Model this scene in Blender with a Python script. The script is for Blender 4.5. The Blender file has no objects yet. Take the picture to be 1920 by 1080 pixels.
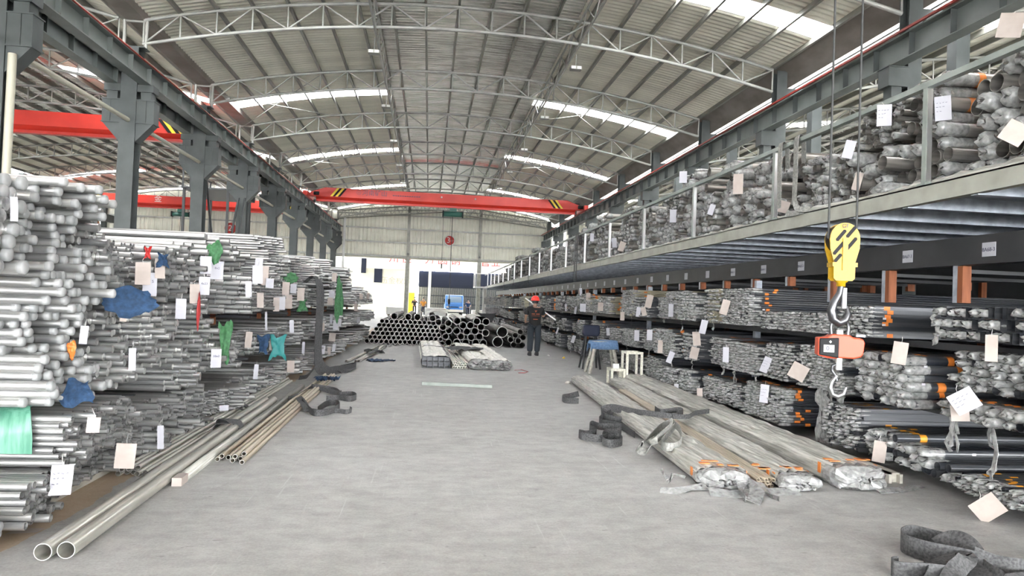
import bpy, math, random
import numpy as np
from mathutils import Vector, Matrix
random.seed(7); RNG = np.random.default_rng(7)
U = random.uniform
SC = bpy.context.scene
COL = SC.collection

# ------------------------------------------------------------------ camera
FPX, CAM_H, YAW, PITCH, ROLL = 1332.0, 1.565, .1156, .0203, .0382
_f = Vector((math.sin(YAW)*math.cos(PITCH), math.cos(YAW)*math.cos(PITCH), math.sin(PITCH)))
_r0 = Vector((math.cos(YAW), -math.sin(YAW), 0)); _u0 = _r0.cross(_f)
_r = _r0*math.cos(ROLL)+_u0*math.sin(ROLL); _u = _u0*math.cos(ROLL)-_r0*math.sin(ROLL)
CAMP = Vector((0, 0, CAM_H))
cd = bpy.data.cameras.new('camera'); cam = bpy.data.objects.new('camera', cd); COL.objects.link(cam)
cd.sensor_width = 36; cd.lens = FPX*36/1920; cd.clip_start = .05; cd.clip_end = 400
cam.matrix_world = Matrix(((_r.x, _u.x, -_f.x, 0), (_r.y, _u.y, -_f.y, 0), (_r.z, _u.z, -_f.z, CAM_H), (0, 0, 0, 1)))
SC.camera = cam

def at(px, py, **k):
    d = _f + _r*((px-960)/FPX) - _u*((py-540)/FPX)
    (ax, v), = k.items(); i = 'xyz'.index(ax)
    return CAMP + d*((v-CAMP[i])/d[i])

# ------------------------------------------------------------------ world, sun, exposure
SC.view_settings.view_transform = 'Standard'; SC.view_settings.look = 'None'
SC.view_settings.gamma = 1; SC.view_settings.use_curve_mapping = False
SC.view_settings.exposure = 4.38
w = bpy.data.worlds.new('overcast_sky'); SC.world = w; w.use_nodes = True
bg = w.node_tree.nodes['Background']; bg.inputs[0].default_value = (.96, .98, 1, 1); bg.inputs[1].default_value = 2.0
SC.cycles.max_bounces = 7; SC.cycles.diffuse_bounces = 5; SC.cycles.glossy_bounces = 3
SC.cycles.transparent_max_bounces = 10; SC.cycles.transmission_bounces = 2
SC.cycles.caustics_reflective = False; SC.cycles.caustics_refractive = False
SC.cycles.sample_clamp_indirect = 6

# ------------------------------------------------------------------ materials
def mat(name, col, rough=.6, metal=0., col2=None, nscale=(6, 6, 6), detail=4, bump=0., spec=.5, contrast=(.35, .65), alpha=1.):
    m = bpy.data.materials.new(name); m.use_nodes = True; nt = m.node_tree
    b = nt.nodes['Principled BSDF']
    b.inputs['Base Color'].default_value = (*col, 1); b.inputs['Roughness'].default_value = rough
    b.inputs['Metallic'].default_value = metal; b.inputs['Specular IOR Level'].default_value = spec
    if col2 or bump:
        g = nt.nodes.new('ShaderNodeNewGeometry'); mp = nt.nodes.new('ShaderNodeMapping')
        mp.inputs['Scale'].default_value = nscale
        nz = nt.nodes.new('ShaderNodeTexNoise'); nz.inputs['Detail'].default_value = detail; nz.inputs['Scale'].default_value = 1
        nt.links.new(g.outputs['Position'], mp.inputs['Vector']); nt.links.new(mp.outputs[0], nz.inputs['Vector'])
        if col2:
            cr = nt.nodes.new('ShaderNodeValToRGB')
            cr.color_ramp.elements[0].position, cr.color_ramp.elements[1].position = contrast
            cr.color_ramp.elements[0].color = (*col, 1); cr.color_ramp.elements[1].color = (*col2, 1)
            nt.links.new(nz.outputs[0], cr.inputs[0]); nt.links.new(cr.outputs[0], b.inputs['Base Color'])
        if bump:
            bp = nt.nodes.new('ShaderNodeBump'); bp.inputs['Strength'].default_value = bump; bp.inputs['Distance'].default_value = .02
            nt.links.new(nz.outputs[0], bp.inputs['Height']); nt.links.new(bp.outputs[0], b.inputs['Normal'])
    if alpha < 1:
        tr = nt.nodes.new('ShaderNodeBsdfTransparent'); mx = nt.nodes.new('ShaderNodeMixShader'); mx.inputs[0].default_value = alpha
        out = nt.nodes['Material Output']
        nt.links.new(tr.outputs[0], mx.inputs[1]); nt.links.new(b.outputs[0], mx.inputs[2]); nt.links.new(mx.outputs[0], out.inputs[0])
    return m

M = {}
M['steel'] = mat('satin_stainless', (.25, .25, .247), .36, .75, (.57, .565, .55), (.5, 16, 16), 3)
M['steel_warm'] = mat('warm_stainless', (.40, .33, .24), .33, .55, (.62, .54, .42), (18, .6, 18), 3)
M['steel_y'] = mat('polished_stainless', (.40, .385, .34), .28, .6, (.66, .64, .57), (26, .5, 26), 3)
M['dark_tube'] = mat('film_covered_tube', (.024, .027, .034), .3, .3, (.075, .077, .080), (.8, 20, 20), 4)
M['gold_tube'] = mat('film_covered_pale_tube', (.24, .22, .16), .28, .5, (.42, .39, .29), (.8, 14, 14), 4)
M['mezz_tube'] = mat('film_covered_big_pipe', (.12, .114, .104), .3, .5, (.33, .31, .28), (1.2, 12, 12), 4)
M['pile_pipe'] = mat('weathered_steel_pipe', (.10, .097, .09), .5, .3, (.21, .20, .185), (14, 1, 14), 4)
M['wrap'] = mat('white_film_wrap', (.52, .50, .455), .4, 0., (.74, .72, .67), (16, 3, 16), 5, .4)
M['wrap_grey'] = mat('grey_film_wrap', (.23, .225, .195), .38, 0., (.52, .51, .465), (46, 1.6, 46), 6, .5)
M['cap'] = mat('grey_plastic_cap', (.205, .21, .21), .5, 0., (.30, .30, .297), (9, 9, 9))
M['film'] = mat('clear_film', (.22, .22, .216), .22, 0., (.40, .40, .39), (22, 22, 22), 3, .45, .8, alpha=.70)
M['tape'] = mat('orange_tape', (.50, .135, .018), .5, 0., (.60, .19, .035), (20, 20, 20))
M['tape_yellow'] = mat('yellow_orange_tape', (.50, .21, .018), .5)
M['tag'] = mat('cream_card', (.33, .28, .25), .7, 0., (.38, .325, .295), (8, 8, 8))
M['tagw'] = mat('white_card', (.40, .395, .43), .7)
M['ink'] = mat('ink', (.05, .05, .08), .7)
M['string'] = mat('white_string', (.6, .6, .58), .8)
M['column'] = mat('slate_paint', (.046, .053, .052), .5, 0., (.066, .074, .072), (2, 2, 2), spec=.35)
M['beam'] = mat('lit_slate_paint', (.115, .130, .122), .45, 0., (.145, .160, .150), (2, 2, 2), spec=.35)  # same paint as the columns, with its lit look put into the colour
M['darkbeam'] = mat('charcoal_paint', (.022, .023, .025), .5, 0., (.034, .035, .037), (3, 3, 3))
M['truss'] = mat('silver_paint', (.27, .27, .25), .45, .25, (.36, .355, .33), (3, 3, 3))
M['purlin'] = mat('galvanised_purlin', (.17, .165, .145), .45, .3, (.27, .265, .235), (2, .6, 2))
M['roof'] = mat('galvalume_sheet', (.70, .68, .575), .5, .12, (.83, .805, .69), (.25, 2.2, .25), 3)
M['foil'] = mat('crinkled_foil_lining', (.60, .59, .53), .2, .85, (.95, .94, .88), (1.0, 7, 1.0), 4, 1., contrast=(.42, .58))
M['gutter'] = mat('aged_gutter', (.15, .13, .11), .6, 0., (.22, .20, .18), (1, 1, 3))
M['rail'] = mat('pale_rail_paint', (.20, .225, .205), .45, .1, (.27, .295, .27), (4, 4, 4))
M['fascia'] = mat('pale_channel_paint', (.24, .24, .205), .5, 0., (.32, .32, .28), (4, 4, 4))
M['galv'] = mat('galvanised_joist', (.27, .295, .33), .42, .4, (.42, .45, .50), (9, 9, 9), 5)
M['deck'] = mat('deck_sheet', (.22, .24, .27), .5, .3)
M['red'] = mat('crane_red', (.50, .022, .013), .4, 0., (.60, .032, .018), (1, 1, 1))
M['orange_red'] = mat('scale_orange', (.44, .048, .012), .45)
M['yellow'] = mat('hoist_yellow', (.36, .20, .003), .45, 0., (.46, .28, .006), (30, 30, 30))
M['black'] = mat('black_paint', (.008, .008, .009), .6, spec=.2)
M['rubber'] = mat('dark_rubber', (.02, .02, .022), .7)
M['sling'] = mat('charcoal_webbing', (.030, .030, .032), .85, 0., (.078, .078, .078), (60, 60, 60), 3)
M['sling_grey'] = mat('worn_grey_webbing', (.15, .15, .14), .85, 0., (.27, .265, .245), (40, 40, 40), 3)
M['wood'] = mat('orange_timber', (.15, .042, .013), .7, 0., (.22, .072, .026), (20, 20, 3))
M['timber'] = mat('weathered_timber', (.30, .28, .24), .8, 0., (.46, .44, .38), (14, 3, 14), 5, .3)
M['cream'] = mat('cream_sheet', (.60, .59, .50), .6, .1, (.68, .67, .58), (.4, .4, 1.2))
M['white'] = mat('white_paint', (.62, .62, .60), .5)
M['offwhite'] = mat('chipped_white_paint', (.50, .48, .40), .6, 0., (.72, .70, .60), (30, 30, 30))
M['yellowp'] = mat('yellow_paint', (.75, .55, .03), .5)
M['navy'] = mat('navy_paint', (.014, .018, .036), .5, spec=.2)
M['gate'] = mat('gate_paint', (.022, .026, .033), .5, spec=.2)
M['blue'] = mat('truck_blue', (.04, .18, .55), .3)
M['bluecloth'] = mat('blue_cloth', (.005, .022, .055), .85, 0., (.012, .042, .10), (30, 30, 30), bump=.3)
M['denim'] = mat('faded_blue_cloth', (.075, .14, .25), .85, 0., (.12, .20, .33), (25, 25, 25), bump=.3)
M['green'] = mat('green_film', (.045, .17, .11), .4, 0., (.12, .29, .21), (30, 30, 4), alpha=.85)
M['greencloth'] = mat('green_strap', (.02, .09, .03), .7, 0., (.045, .16, .06), (30, 30, 30))
M['teal'] = mat('teal_strap', (.015, .17, .165), .6)
M['glass'] = mat('pale_blue_glass', (.05, .14, .30), .1, 0., spec=.8)
M['chrome'] = mat('bright_steel', (.25, .25, .25), .3, .9)
M['darksteel'] = mat('dark_forged_steel', (.08, .08, .085), .3, .8)
M['rope'] = mat('wire_rope', (.03, .03, .03), .6, .2)
M['mirror'] = mat('post_glint_metal', (.9, .9, .9), .3, 1.)  # reflector metal for the strips added to the rail posts
M['conductor'] = mat('conductor_red', (.26, .022, .015), .6)
M['skin'] = mat('skin', (.28, .16, .11), .55)
M['shirt'] = mat('black_cotton', (.008, .008, .009), .9)
M['trousers'] = mat('charcoal_denim', (.025, .032, .040), .9)
M['helmet'] = mat('red_helmet', (.80, .03, .02), .3)
M['print'] = mat('orange_print', (.30, .07, .025), .8)
M['sky_sheet'] = mat('translucent_sheet', (.8, .8, .8), .4, alpha=.12)
M['hgreen'] = mat('hoist_green', (.02, .10, .075), .45)
M['signred'] = mat('sign_red', (.40, .016, .014), .5)
M['beige'] = mat('beige_pipe_paint', (.40, .38, .30), .5)
M['stair'] = mat('stair_black', (.03, .033, .035), .5)

M['cut'] = mat('cut_steel_edge', (.36, .355, .34), .4, .3)
M['print'] = mat('orange_print', (.30, .07, .025), .8)
def floor_material():
    m = bpy.data.materials.new('worn_concrete'); m.use_nodes = True; nt = m.node_tree; L = nt.links
    b = nt.nodes['Principled BSDF']; b.inputs['Roughness'].default_value = .62
    g = nt.nodes.new('ShaderNodeNewGeometry')
    def nz(scale, vec=(1, 1, 1), det=5, rough=.6):
        mp = nt.nodes.new('ShaderNodeMapping'); mp.inputs['Scale'].default_value = vec
        n = nt.nodes.new('ShaderNodeTexNoise'); n.inputs['Scale'].default_value = scale; n.inputs['Detail'].default_value = det
        n.inputs['Roughness'].default_value = rough
        L.new(g.outputs['Position'], mp.inputs[0]); L.new(mp.outputs[0], n.inputs[0]); return n
    def ramp(n, p0, p1, c0, c1):
        r = nt.nodes.new('ShaderNodeValToRGB'); e = r.color_ramp.elements
        e[0].position, e[1].position = p0, p1; e[0].color, e[1].color = (*c0, 1), (*c1, 1)
        L.new(n, r.inputs[0]); return r
    def mix(a, bcol, fac, mode='MIX'):
        x = nt.nodes.new('ShaderNodeMix'); x.data_type = 'RGBA'; x.blend_type = mode
        L.new(a, x.inputs[6])
        if hasattr(bcol, 'links'): L.new(bcol, x.inputs[7])
        else: x.inputs[7].default_value = (*bcol, 1)
        if hasattr(fac, 'links'): L.new(fac, x.inputs[0])
        else: x.inputs[0].default_value = fac
        return x.outputs[2]
    base = ramp(nz(.55, det=8, rough=.65).outputs[0], .3, .7, (.305, .299, .284), (.385, .378, .364)).outputs[0]
    fine = ramp(nz(3.6, (1, 1.5, 1), 10, .8).outputs[0], .34, .66, (.72, .72, .72), (1.13, 1.13, 1.13)).outputs[0]
    c = mix(base, fine, 1., 'MULTIPLY')
    grit = ramp(nz(60, det=4, rough=.7).outputs[0], .3, .7, (.84, .84, .84), (1.1, 1.1, 1.1)).outputs[0]
    c = mix(c, grit, 1., 'MULTIPLY')
    c = mix(c, (.20, .195, .185), ramp(nz(9, (1, 1.6, 1), 2).outputs[0], .685, .74, (0, 0, 0), (.8, .8, .8)).outputs[0])
    c = mix(c, (.62, .61, .59), ramp(nz(2.6, (1.0, .22, 1), 8, .8).outputs[0], .63, .74, (0, 0, 0), (.55, .55, .55)).outputs[0])
    for ang, vec, lo in ((.62, (26., .7, 1), .67), (.95, (22., .8, 1), .68), (.4, (30., .6, 1), .68), (-.2, (20., 1.2, 1), .70)):
        n = nz(1., vec, 3, .5); n.inputs[0].links[0].from_node.inputs['Rotation'].default_value = (0, 0, ang)
        c = mix(c, (.56, .555, .545), ramp(n.outputs[0], lo+.01, lo+.07, (0, 0, 0), (.24, .24, .24)).outputs[0])
    # rusty run-off by the pipe stacks
    sx = nt.nodes.new('ShaderNodeSeparateXYZ'); L.new(g.outputs['Position'], sx.inputs[0])
    d = nt.nodes.new('ShaderNodeMath'); d.operation = 'ADD'; d.inputs[1].default_value = 2.55; L.new(sx.outputs[0], d.inputs[0])
    a = nt.nodes.new('ShaderNodeMath'); a.operation = 'ABSOLUTE'; L.new(d.outputs[0], a.inputs[0])
    n2 = nz(1.6, (.9, .6, 1)); s = nt.nodes.new('ShaderNodeMath'); s.operation = 'MULTIPLY_ADD'; s.inputs[1].default_value = -.36
    L.new(n2.outputs[0], s.inputs[0]); L.new(a.outputs[0], s.inputs[2])
    c = mix(c, (.40, .25, .10), ramp(s.outputs[0], -.17, -.07, (.55, .55, .55), (0, 0, 0)).outputs[0])
    L.new(c, b.inputs['Base Color'])
    bp = nt.nodes.new('ShaderNodeBump'); bp.inputs['Strength'].default_value = .25; bp.inputs['Distance'].default_value = .01
    L.new(nz(30).outputs[0], bp.inputs['Height']); L.new(bp.outputs[0], b.inputs['Normal'])
    return m
M['floor'] = floor_material()

# ------------------------------------------------------------------ helpers
def T(o, label, cat, group=None, kind=None):
    o['label'] = label; o['category'] = cat
    if group: o['group'] = group
    if kind: o['kind'] = kind
    return o

def link(name, data, parent=None, loc=None, rot=None):
    o = bpy.data.objects.new(name, data); COL.objects.link(o)
    if parent: o.parent = parent
    if loc is not None: o.location = loc
    if rot is not None: o.rotation_euler = rot
    return o

def empty(name, loc=(0, 0, 0), rot=(0, 0, 0)):
    o = link(name, None, None, loc, rot); o.empty_display_size = .1; return o

class MB:
    def __init__(s): s.v = []; s.f = []; s.sm = []
    def add(s, vs, fs, smooth=False):
        n = len(s.v); s.v += [tuple(p) for p in vs]
        for f in fs: s.f.append([i+n for i in f]); s.sm.append(smooth)
        return s
    def box(s, x0, x1, y0, y1, z0, z1):
        return s.add([(x0, y0, z0), (x1, y0, z0), (x1, y1, z0), (x0, y1, z0), (x0, y0, z1), (x1, y0, z1), (x1, y1, z1), (x0, y1, z1)],
                     [(0, 3, 2, 1), (4, 5, 6, 7), (0, 1, 5, 4), (1, 2, 6, 5), (2, 3, 7, 6), (3, 0, 4, 7)])
    def bar(s, p0, p1, w, h, up=(0, 0, 1)):
        p0, p1 = Vector(p0), Vector(p1); d = (p1-p0).normalized(); up = Vector(up)
        if abs(d.dot(up)) > .98: up = Vector((0, 1, 0))
        a = d.cross(up).normalized()*(w/2); b = a.cross(d).normalized()*(h/2)
        return s.add([p0-a-b, p0+a-b, p0+a+b, p0-a+b, p1-a-b, p1+a-b, p1+a+b, p1-a+b],
                     [(0, 1, 2, 3), (7, 6, 5, 4), (0, 4, 5, 1), (1, 5, 6, 2), (2, 6, 7, 3), (3, 7, 4, 0)])
    def path(s, pts, r, n=8, caps=True, r_list=None):
        pts = [Vector(p) for p in pts]; m = len(pts); base = len(s.v); prev = None
        for i, p in enumerate(pts):
            d = (pts[min(i+1, m-1)]-pts[max(i-1, 0)]).normalized()
            if prev is None:
                a = d.cross(Vector((0, 0, 1)))
                if a.length < .05: a = d.cross(Vector((0, 1, 0)))
                a.normalize()
            else:
                a = (prev-d*prev.dot(d)).normalized()
            prev = a; b = d.cross(a); rr = r_list[i] if r_list else r
            for k in range(n):
                t = 2*math.pi*k/n; s.v.append(tuple(p+a*(math.cos(t)*rr)+b*(math.sin(t)*rr)))
        for i in range(m-1):
            for k in range(n):
                s.f.append([base+i*n+k, base+i*n+(k+1) % n, base+(i+1)*n+(k+1) % n, base+(i+1)*n+k]); s.sm.append(True)
        if caps:
            s.add([s.v[base+k] for k in range(n)], [tuple(reversed(range(n)))])
            e = base+(m-1)*n
            s.add([s.v[e+k] for k in range(n)], [tuple(range(n))])
        return s
    def ribbon(s, pts, width, side=None, th=.006):
        """a webbing strap along pts; side = direction (or list, blended along the strap) of the strap's width"""
        pts = [Vector(p) for p in pts]; m = len(pts); rows = []
        for i, p in enumerate(pts):
            d = (pts[min(i+1, m-1)]-pts[max(i-1, 0)]).normalized()
            if isinstance(side, list):
                u = i/max(m-1, 1)*(len(side)-1); k = min(int(u), len(side)-2) if len(side) > 1 else 0
                sd = Vector(side[k]).lerp(Vector(side[min(k+1, len(side)-1)]), u-k)
            else: sd = Vector(side if side is not None else (0, 0, 1))
            sd = sd-d*sd.dot(d)
            if sd.length < .05: sd = d.cross(Vector((.3, .5, .8)))
            sd.normalize(); n = d.cross(sd)*(th/2); sd = sd*(width/2); rows.append((p-sd-n, p+sd-n, p+sd+n, p-sd+n))
        for k in range(4):
            e = [q for r in rows for q in (r[k], r[(k+1) % 4])]
            s.add(e, [(2*i, 2*i+1, 2*i+3, 2*i+2) for i in range(m-1)], True)
        s.add(rows[0], [(3, 2, 1, 0)]); s.add(rows[-1], [(0, 1, 2, 3)])
        return s
    def lathe(s, prof, n=16, origin=(0, 0, 0), axis='z'):
        base = len(s.v)
        for (r, h) in prof:
            for k in range(n):
                t = 2*math.pi*k/n; c, q = math.cos(t)*r, math.sin(t)*r
                p = (c, q, h) if axis == 'z' else ((h, c, q) if axis == 'x' else (q, h, c))
                s.v.append((p[0]+origin[0], p[1]+origin[1], p[2]+origin[2]))
        for i in range(len(prof)-1):
            for k in range(n):
                s.f.append([base+i*n+k, base+i*n+(k+1) % n, base+(i+1)*n+(k+1) % n, base+(i+1)*n+k]); s.sm.append(True)
        return s
    def prism(s, poly, axis, a, b):
        """poly: 2-D outline in the plane normal to axis"""
        def P(p, h):
            return {'x': (h, p[0], p[1]), 'y': (p[0], h, p[1]), 'z': (p[0], p[1], h)}[axis]
        n = len(poly); vs = [P(p, a) for p in poly]+[P(p, b) for p in poly]
        fs = [tuple(range(n)), tuple(reversed(range(n, 2*n)))]+[(k, k+n, (k+1) % n+n, (k+1) % n) for k in range(n)]
        return s.add(vs, fs)
    def mesh(s, name, m):
        me = bpy.data.meshes.new(name); me.from_pydata(s.v, [], s.f)
        me.polygons.foreach_set('use_smooth', s.sm); me.materials.append(m); me.update(); return me
    def build(s, name, m, parent=None, loc=None, rot=None):
        return link(name, s.mesh(name, m), parent, loc, rot)

def fast_mesh(name, verts, quads, m, smooth=None):
    me = bpy.data.meshes.new(name); nv, nf = len(verts), len(quads)
    me.vertices.add(nv); me.vertices.foreach_set('co', np.asarray(verts, np.float32).ravel())
    me.loops.add(nf*4); me.loops.foreach_set('vertex_index', np.asarray(quads, np.int32).ravel())
    me.polygons.add(nf); me.polygons.foreach_set('loop_start', np.arange(0, nf*4, 4, dtype=np.int32))
    if smooth is not None: me.polygons.foreach_set('use_smooth', smooth)
    me.materials.append(m); me.update(calc_edges=True); return me

TEXTS = []
def text(body, size, loc, xdir, up, m, parent=None, name='lettering', align='CENTER'):
    c = bpy.data.curves.new(name, 'FONT'); c.body = body; c.size = size; c.align_x = align; c.align_y = 'CENTER'; c.extrude = .0008; c.resolution_u = 3
    c.materials.append(m); o = bpy.data.objects.new(name, c); COL.objects.link(o)
    x = Vector(xdir).normalized(); n = x.cross(Vector(up)).normalized(); y = n.cross(x)
    o.matrix_world = Matrix(((x.x, y.x, n.x, loc[0]), (x.y, y.y, n.y, loc[1]), (x.z, y.z, n.z, loc[2]), (0, 0, 0, 1)))
    if parent:
        wm_ = parent.matrix_basis.copy(); q_ = parent.parent
        while q_: wm_ = q_.matrix_basis @ wm_; q_ = q_.parent
        o.parent = parent; o.matrix_parent_inverse = wm_.inverted()
    TEXTS.append(o); return o

# ---- tubes.  Local frame: front face at the origin, body towards -X
def tube_template(n=8, wall=.12, depth=.5, L=5.5, capped=False):
    """quads; y,z in units of the radius"""
    a = np.arange(n)*2*np.pi/n+np.pi/n; c, s = np.cos(a), np.sin(a)
    V = []; Q = []; S = []
    def ring(x, r):
        b = len(V); V.extend([(x, r*c[k], r*s[k]) for k in range(n)]); return b
    def wallq(b0, b1, sm):
        for k in range(n): Q.append((b0+k, b0+(k+1) % n, b1+(k+1) % n, b1+k)); S.append(sm)
    def disc(b, flip=False):
        idx = list(range(n))
        if flip: idx = idx[::-1]
        lo, hi = 0, n-1
        while hi-lo >= 3:
            Q.append((b+idx[lo], b+idx[lo+1], b+idx[hi-1], b+idx[hi])); S.append(False); lo += 1; hi -= 1
    b0 = ring(-L, 1); b1 = ring(0, 1); wallq(b0, b1, True)
    disc(ring(-L, 1), True)
    if capped:
        disc(ring(0, 1))
    else:
        r = 1-wall; o = ring(0, 1); i = ring(0, r); wallq(o, i, False)
        j = ring(0, r); k2 = ring(-depth, r); wallq(j, k2, True); disc(ring(-depth, r))
    return np.array(V, float), np.array(Q, int), np.array(S, bool)

_PM = {}
def pipe_mesh(r, L, m, n=16, wall=.1, capped=False, depth=.6, rim=None):
    key = (round(r, 4), round(L, 2), m, n, wall, capped, rim)
    if key not in _PM:
        V, Q, S = tube_template(n, wall, min(depth, L*.9), L, capped); V = V*np.array([1, r, r])
        _PM[key] = fast_mesh('pipe', V, Q, M[m], S)
        if rim:
            _PM[key].materials.append(M[rim]); mi = np.zeros(len(Q), np.int32); b = n+(n//2-1); mi[b:b+n] = 1; _PM[key].polygons.foreach_set('material_index', mi)
    return _PM[key]

_CM = {}
def cap_mesh(r):
    k = round(r, 4)
    if k not in _CM:
        b = MB(); b.lathe([(r*1.05, -.02), (r*1.06, .002), (r*.97, .010), (r*.7, .10*r+.012), (r*.35, .2*r+.012), (.0005, .22*r+.012)], 14, axis='x')
        _CM[k] = b.mesh('end_cap', M['cap'])
    return _CM[k]

_FM = {}
def crown_arrays(N, r, n=8, seed=None, sq=False):
    """crumpled film sleeves over N tube ends: arrays (N, rings*n, 3) in local frame"""
    g = RNG if seed is None else np.random.default_rng(seed)
    a = np.arange(n)*2*np.pi/n; out = []
    specs = [(-.16, 1.05, .03), (-.03, 1.10, .08), (.035, 1.0, .30), (.075, .62, .45), (.06, .2, .5)]
    for x, k, j in specs:
        rr = r*k*(1+g.uniform(-j, j, (N, n))); xx = x*(r/.04)**.5+g.uniform(-1, 1, (N, n))*j*.05
        out.append(np.stack([xx, rr*np.cos(a), rr*np.sin(a)], -1))
    V = np.concatenate(out, 1); Q = []
    for i in range(len(specs)-1):
        for k in range(n): Q.append((i*n+k, i*n+(k+1) % n, (i+1)*n+(k+1) % n, (i+1)*n+k))
    return V, np.array(Q, int)
def film_mesh(r, variant):
    k = (round(r, 3), variant)
    if k not in _FM:
        V, Q = crown_arrays(1, r, 10, variant+11); _FM[k] = fast_mesh('film_sleeve', V[0], Q, M['film'])
    return _FM[k]

def many(V, Q, S, pts, sgn=1.):
    """replicate a template: pts rows (x, y, z, r); sgn -1 mirrors the tube to run along +X"""
    pts = np.asarray(pts, float); N = len(pts)
    W = np.repeat(V[None], N, 0).copy()
    W[:, :, 0] = sgn*W[:, :, 0]+pts[:, None, 0]
    W[:, :, 1] = sgn*W[:, :, 1]*pts[:, None, 3]+pts[:, None, 1]; W[:, :, 2] = W[:, :, 2]*pts[:, None, 3]+pts[:, None, 2]
    F = (Q[None]+(np.arange(N)*len(V))[:, None, None]).reshape(-1, 4)
    return W.reshape(-1, 3), F, np.tile(S, N)

def pack(y0, y1, z0, z1, r, jit=.10, top=None):
    """hexagonal pile of tubes filling a rectangle"""
    out = []; k = 0; z = z0+r
    # rows of (y, z, layer, place along the layer)
    while z+r <= z1+.3*r:
        y = y0+r+(r if k % 2 else 0); j = 0
        while y+r <= y1+.01:
            zt = z1 if top is None else top(y)
            if z+r <= zt+.3*r: out.append((y+U(-jit, jit)*r*.25, z+U(-jit, jit)*r*.15, k, j)); j += 1
            y += 2*r*1.03
        z += r*1.76; k += 1
    return out

# ================================================================== SETTING
XL, XR, XC = -8.36, 10.40, 1.02       # column lines, ridge
Y0, BAY = 20.58, 6.0                  # second visible column pair, bay length
YN, YF = -18.42, 62.6                  # ends of the hall, the unseen near one placed to even the light
RAD = 38.2
def arch(x, apex): return apex-(RAD-math.sqrt(RAD*RAD-(x-XC)**2))
COLY = [Y0+BAY*k for k in range(-4, 8)]   # the hall also goes on behind the photographer
ORD = ['first', 'second', 'third', 'fourth', 'fifth', 'sixth', 'seventh', 'eighth', 'ninth', 'tenth', 'eleventh', 'twelfth', 'thirteenth', 'fourteenth',
       'fifteenth', 'sixteenth', 'seventeenth', 'eighteenth', 'nineteenth', 'twentieth']
def nth(k):
    if k < 20: return ORD[k]
    t = {2: 'twenty', 3: 'thirty', 4: 'forty', 5: 'fifty', 6: 'sixty', 7: 'seventy', 8: 'eighty', 9: 'ninety', 10: 'hundred'}[min((k+1)//10, 10)]
    return (t[:-1]+'ieth') if (k+1) % 10 == 0 else t+'-'+ORD[(k+1) % 10-1]

b = MB(); b.add([(-60, -30, 0), (60, -30, 0), (60, 160, 0), (-60, 160, 0)], [(0, 1, 2, 3)])
fl = b.build('floor', M['floor']); T(fl, 'worn pale grey concrete floor of the warehouse aisle', 'floor', kind='structure')

# curved corrugated roof, real corrugation across the aisle, with gaps for the roof lights
SKY = [(-14.6, .85), (-5.8, .85), (6.1, .85), (18.0, .85), (30.0, .85), (41.6, .85), (54.4, .85)]
def sky_gap(x, y):
    return any(abs(y-c) < h/2 for c, h in SKY) and (x < -2.1 or x > 4.4)
xs = np.linspace(-9.28, 9.28, 31)
prof = []; y = YN
while y < YF:
    for dy, h in ((0, 0), (.08, 0), (.11, .028), (.19, .028)): prof.append((y+dy, h))
    y += .22
prof = np.array(prof)
zs = np.array([arch(x+XC, 10.29) for x in xs])
V = np.zeros((len(prof), len(xs), 3)); V[:, :, 0] = xs; V[:, :, 1] = prof[:, :1]; V[:, :, 2] = zs[None]+prof[:, 1:]
nx = len(xs); I, J = np.meshgrid(np.arange(len(prof)-1), np.arange(nx-1), indexing='ij')
Q = np.stack([I*nx+J, I*nx+J+1, (I+1)*nx+J+1, (I+1)*nx+J], -1).reshape(-1, 4)
cen = V.reshape(-1, 3)[Q].mean(1)
gap = np.array([sky_gap(c[0]+XC, c[1]) for c in cen])
roof_me = fast_mesh('corrugated_sheet', V.reshape(-1, 3), Q[~gap], M['roof'])
roof_me.materials.append(M['foil']); cg = cen[~gap]
roof_me.polygons.foreach_set('material_index', ((cg[:, 0] > -2.9) & (cg[:, 0] < 3.1)).astype(np.int32))
ROOFX = [XC, XC-18.95, XC+19.75]
roofs = []
for k, x in enumerate(ROOFX):
    o = link('ceiling', roof_me, None, (x, 0, 0)); roofs.append(o)
    T(o, ['arched corrugated metal roof over the central aisle', 'arched corrugated roof over the neighbouring hall beyond the crane columns',
          'arched corrugated roof seen past the mezzanine stacks'][k], 'roof', kind='structure')
wn = 0
for k, x in enumerate(ROOFX):
    for ci, (c, h) in enumerate(SKY):
        for side in (0, 1):
            sel = gap & (np.abs(cen[:, 1]-c) < h/2+.01) & ((cen[:, 0]+XC < 1) if side == 0 else (cen[:, 0]+XC > 1))
            q = Q[sel]
            if not len(q): continue
            u, inv = np.unique(q.ravel(), return_inverse=True)
            me = fast_mesh('translucent_sheet', V.reshape(-1, 3)[u], inv.reshape(-1, 4), M['sky_sheet'])
            wn += 1; o = link('window_%d' % wn, me, None, (x, 0, 0))
            T(o, '%s bright roof light strip %s the ridge in the %s' % (ORD[ci], ['before', 'past'][side], ['central roof', 'neighbouring hall roof', 'roof past the mezzanine'][k]), 'roof light', kind='structure')

# purlins under the sheet
pm = MB().bar((0, YN, 0), (0, YF, 0), .065, .16).mesh('purlin', M['purlin'])
for k, x in enumerate(ROOFX):
    for i in range(20):
        px = -9.2+18.4*i/19
        o = link('purlin', pm, roofs[k], (px, 0, arch(px+XC, 10.20)))
        o.rotation_euler.y = math.asin(px/RAD)

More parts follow.
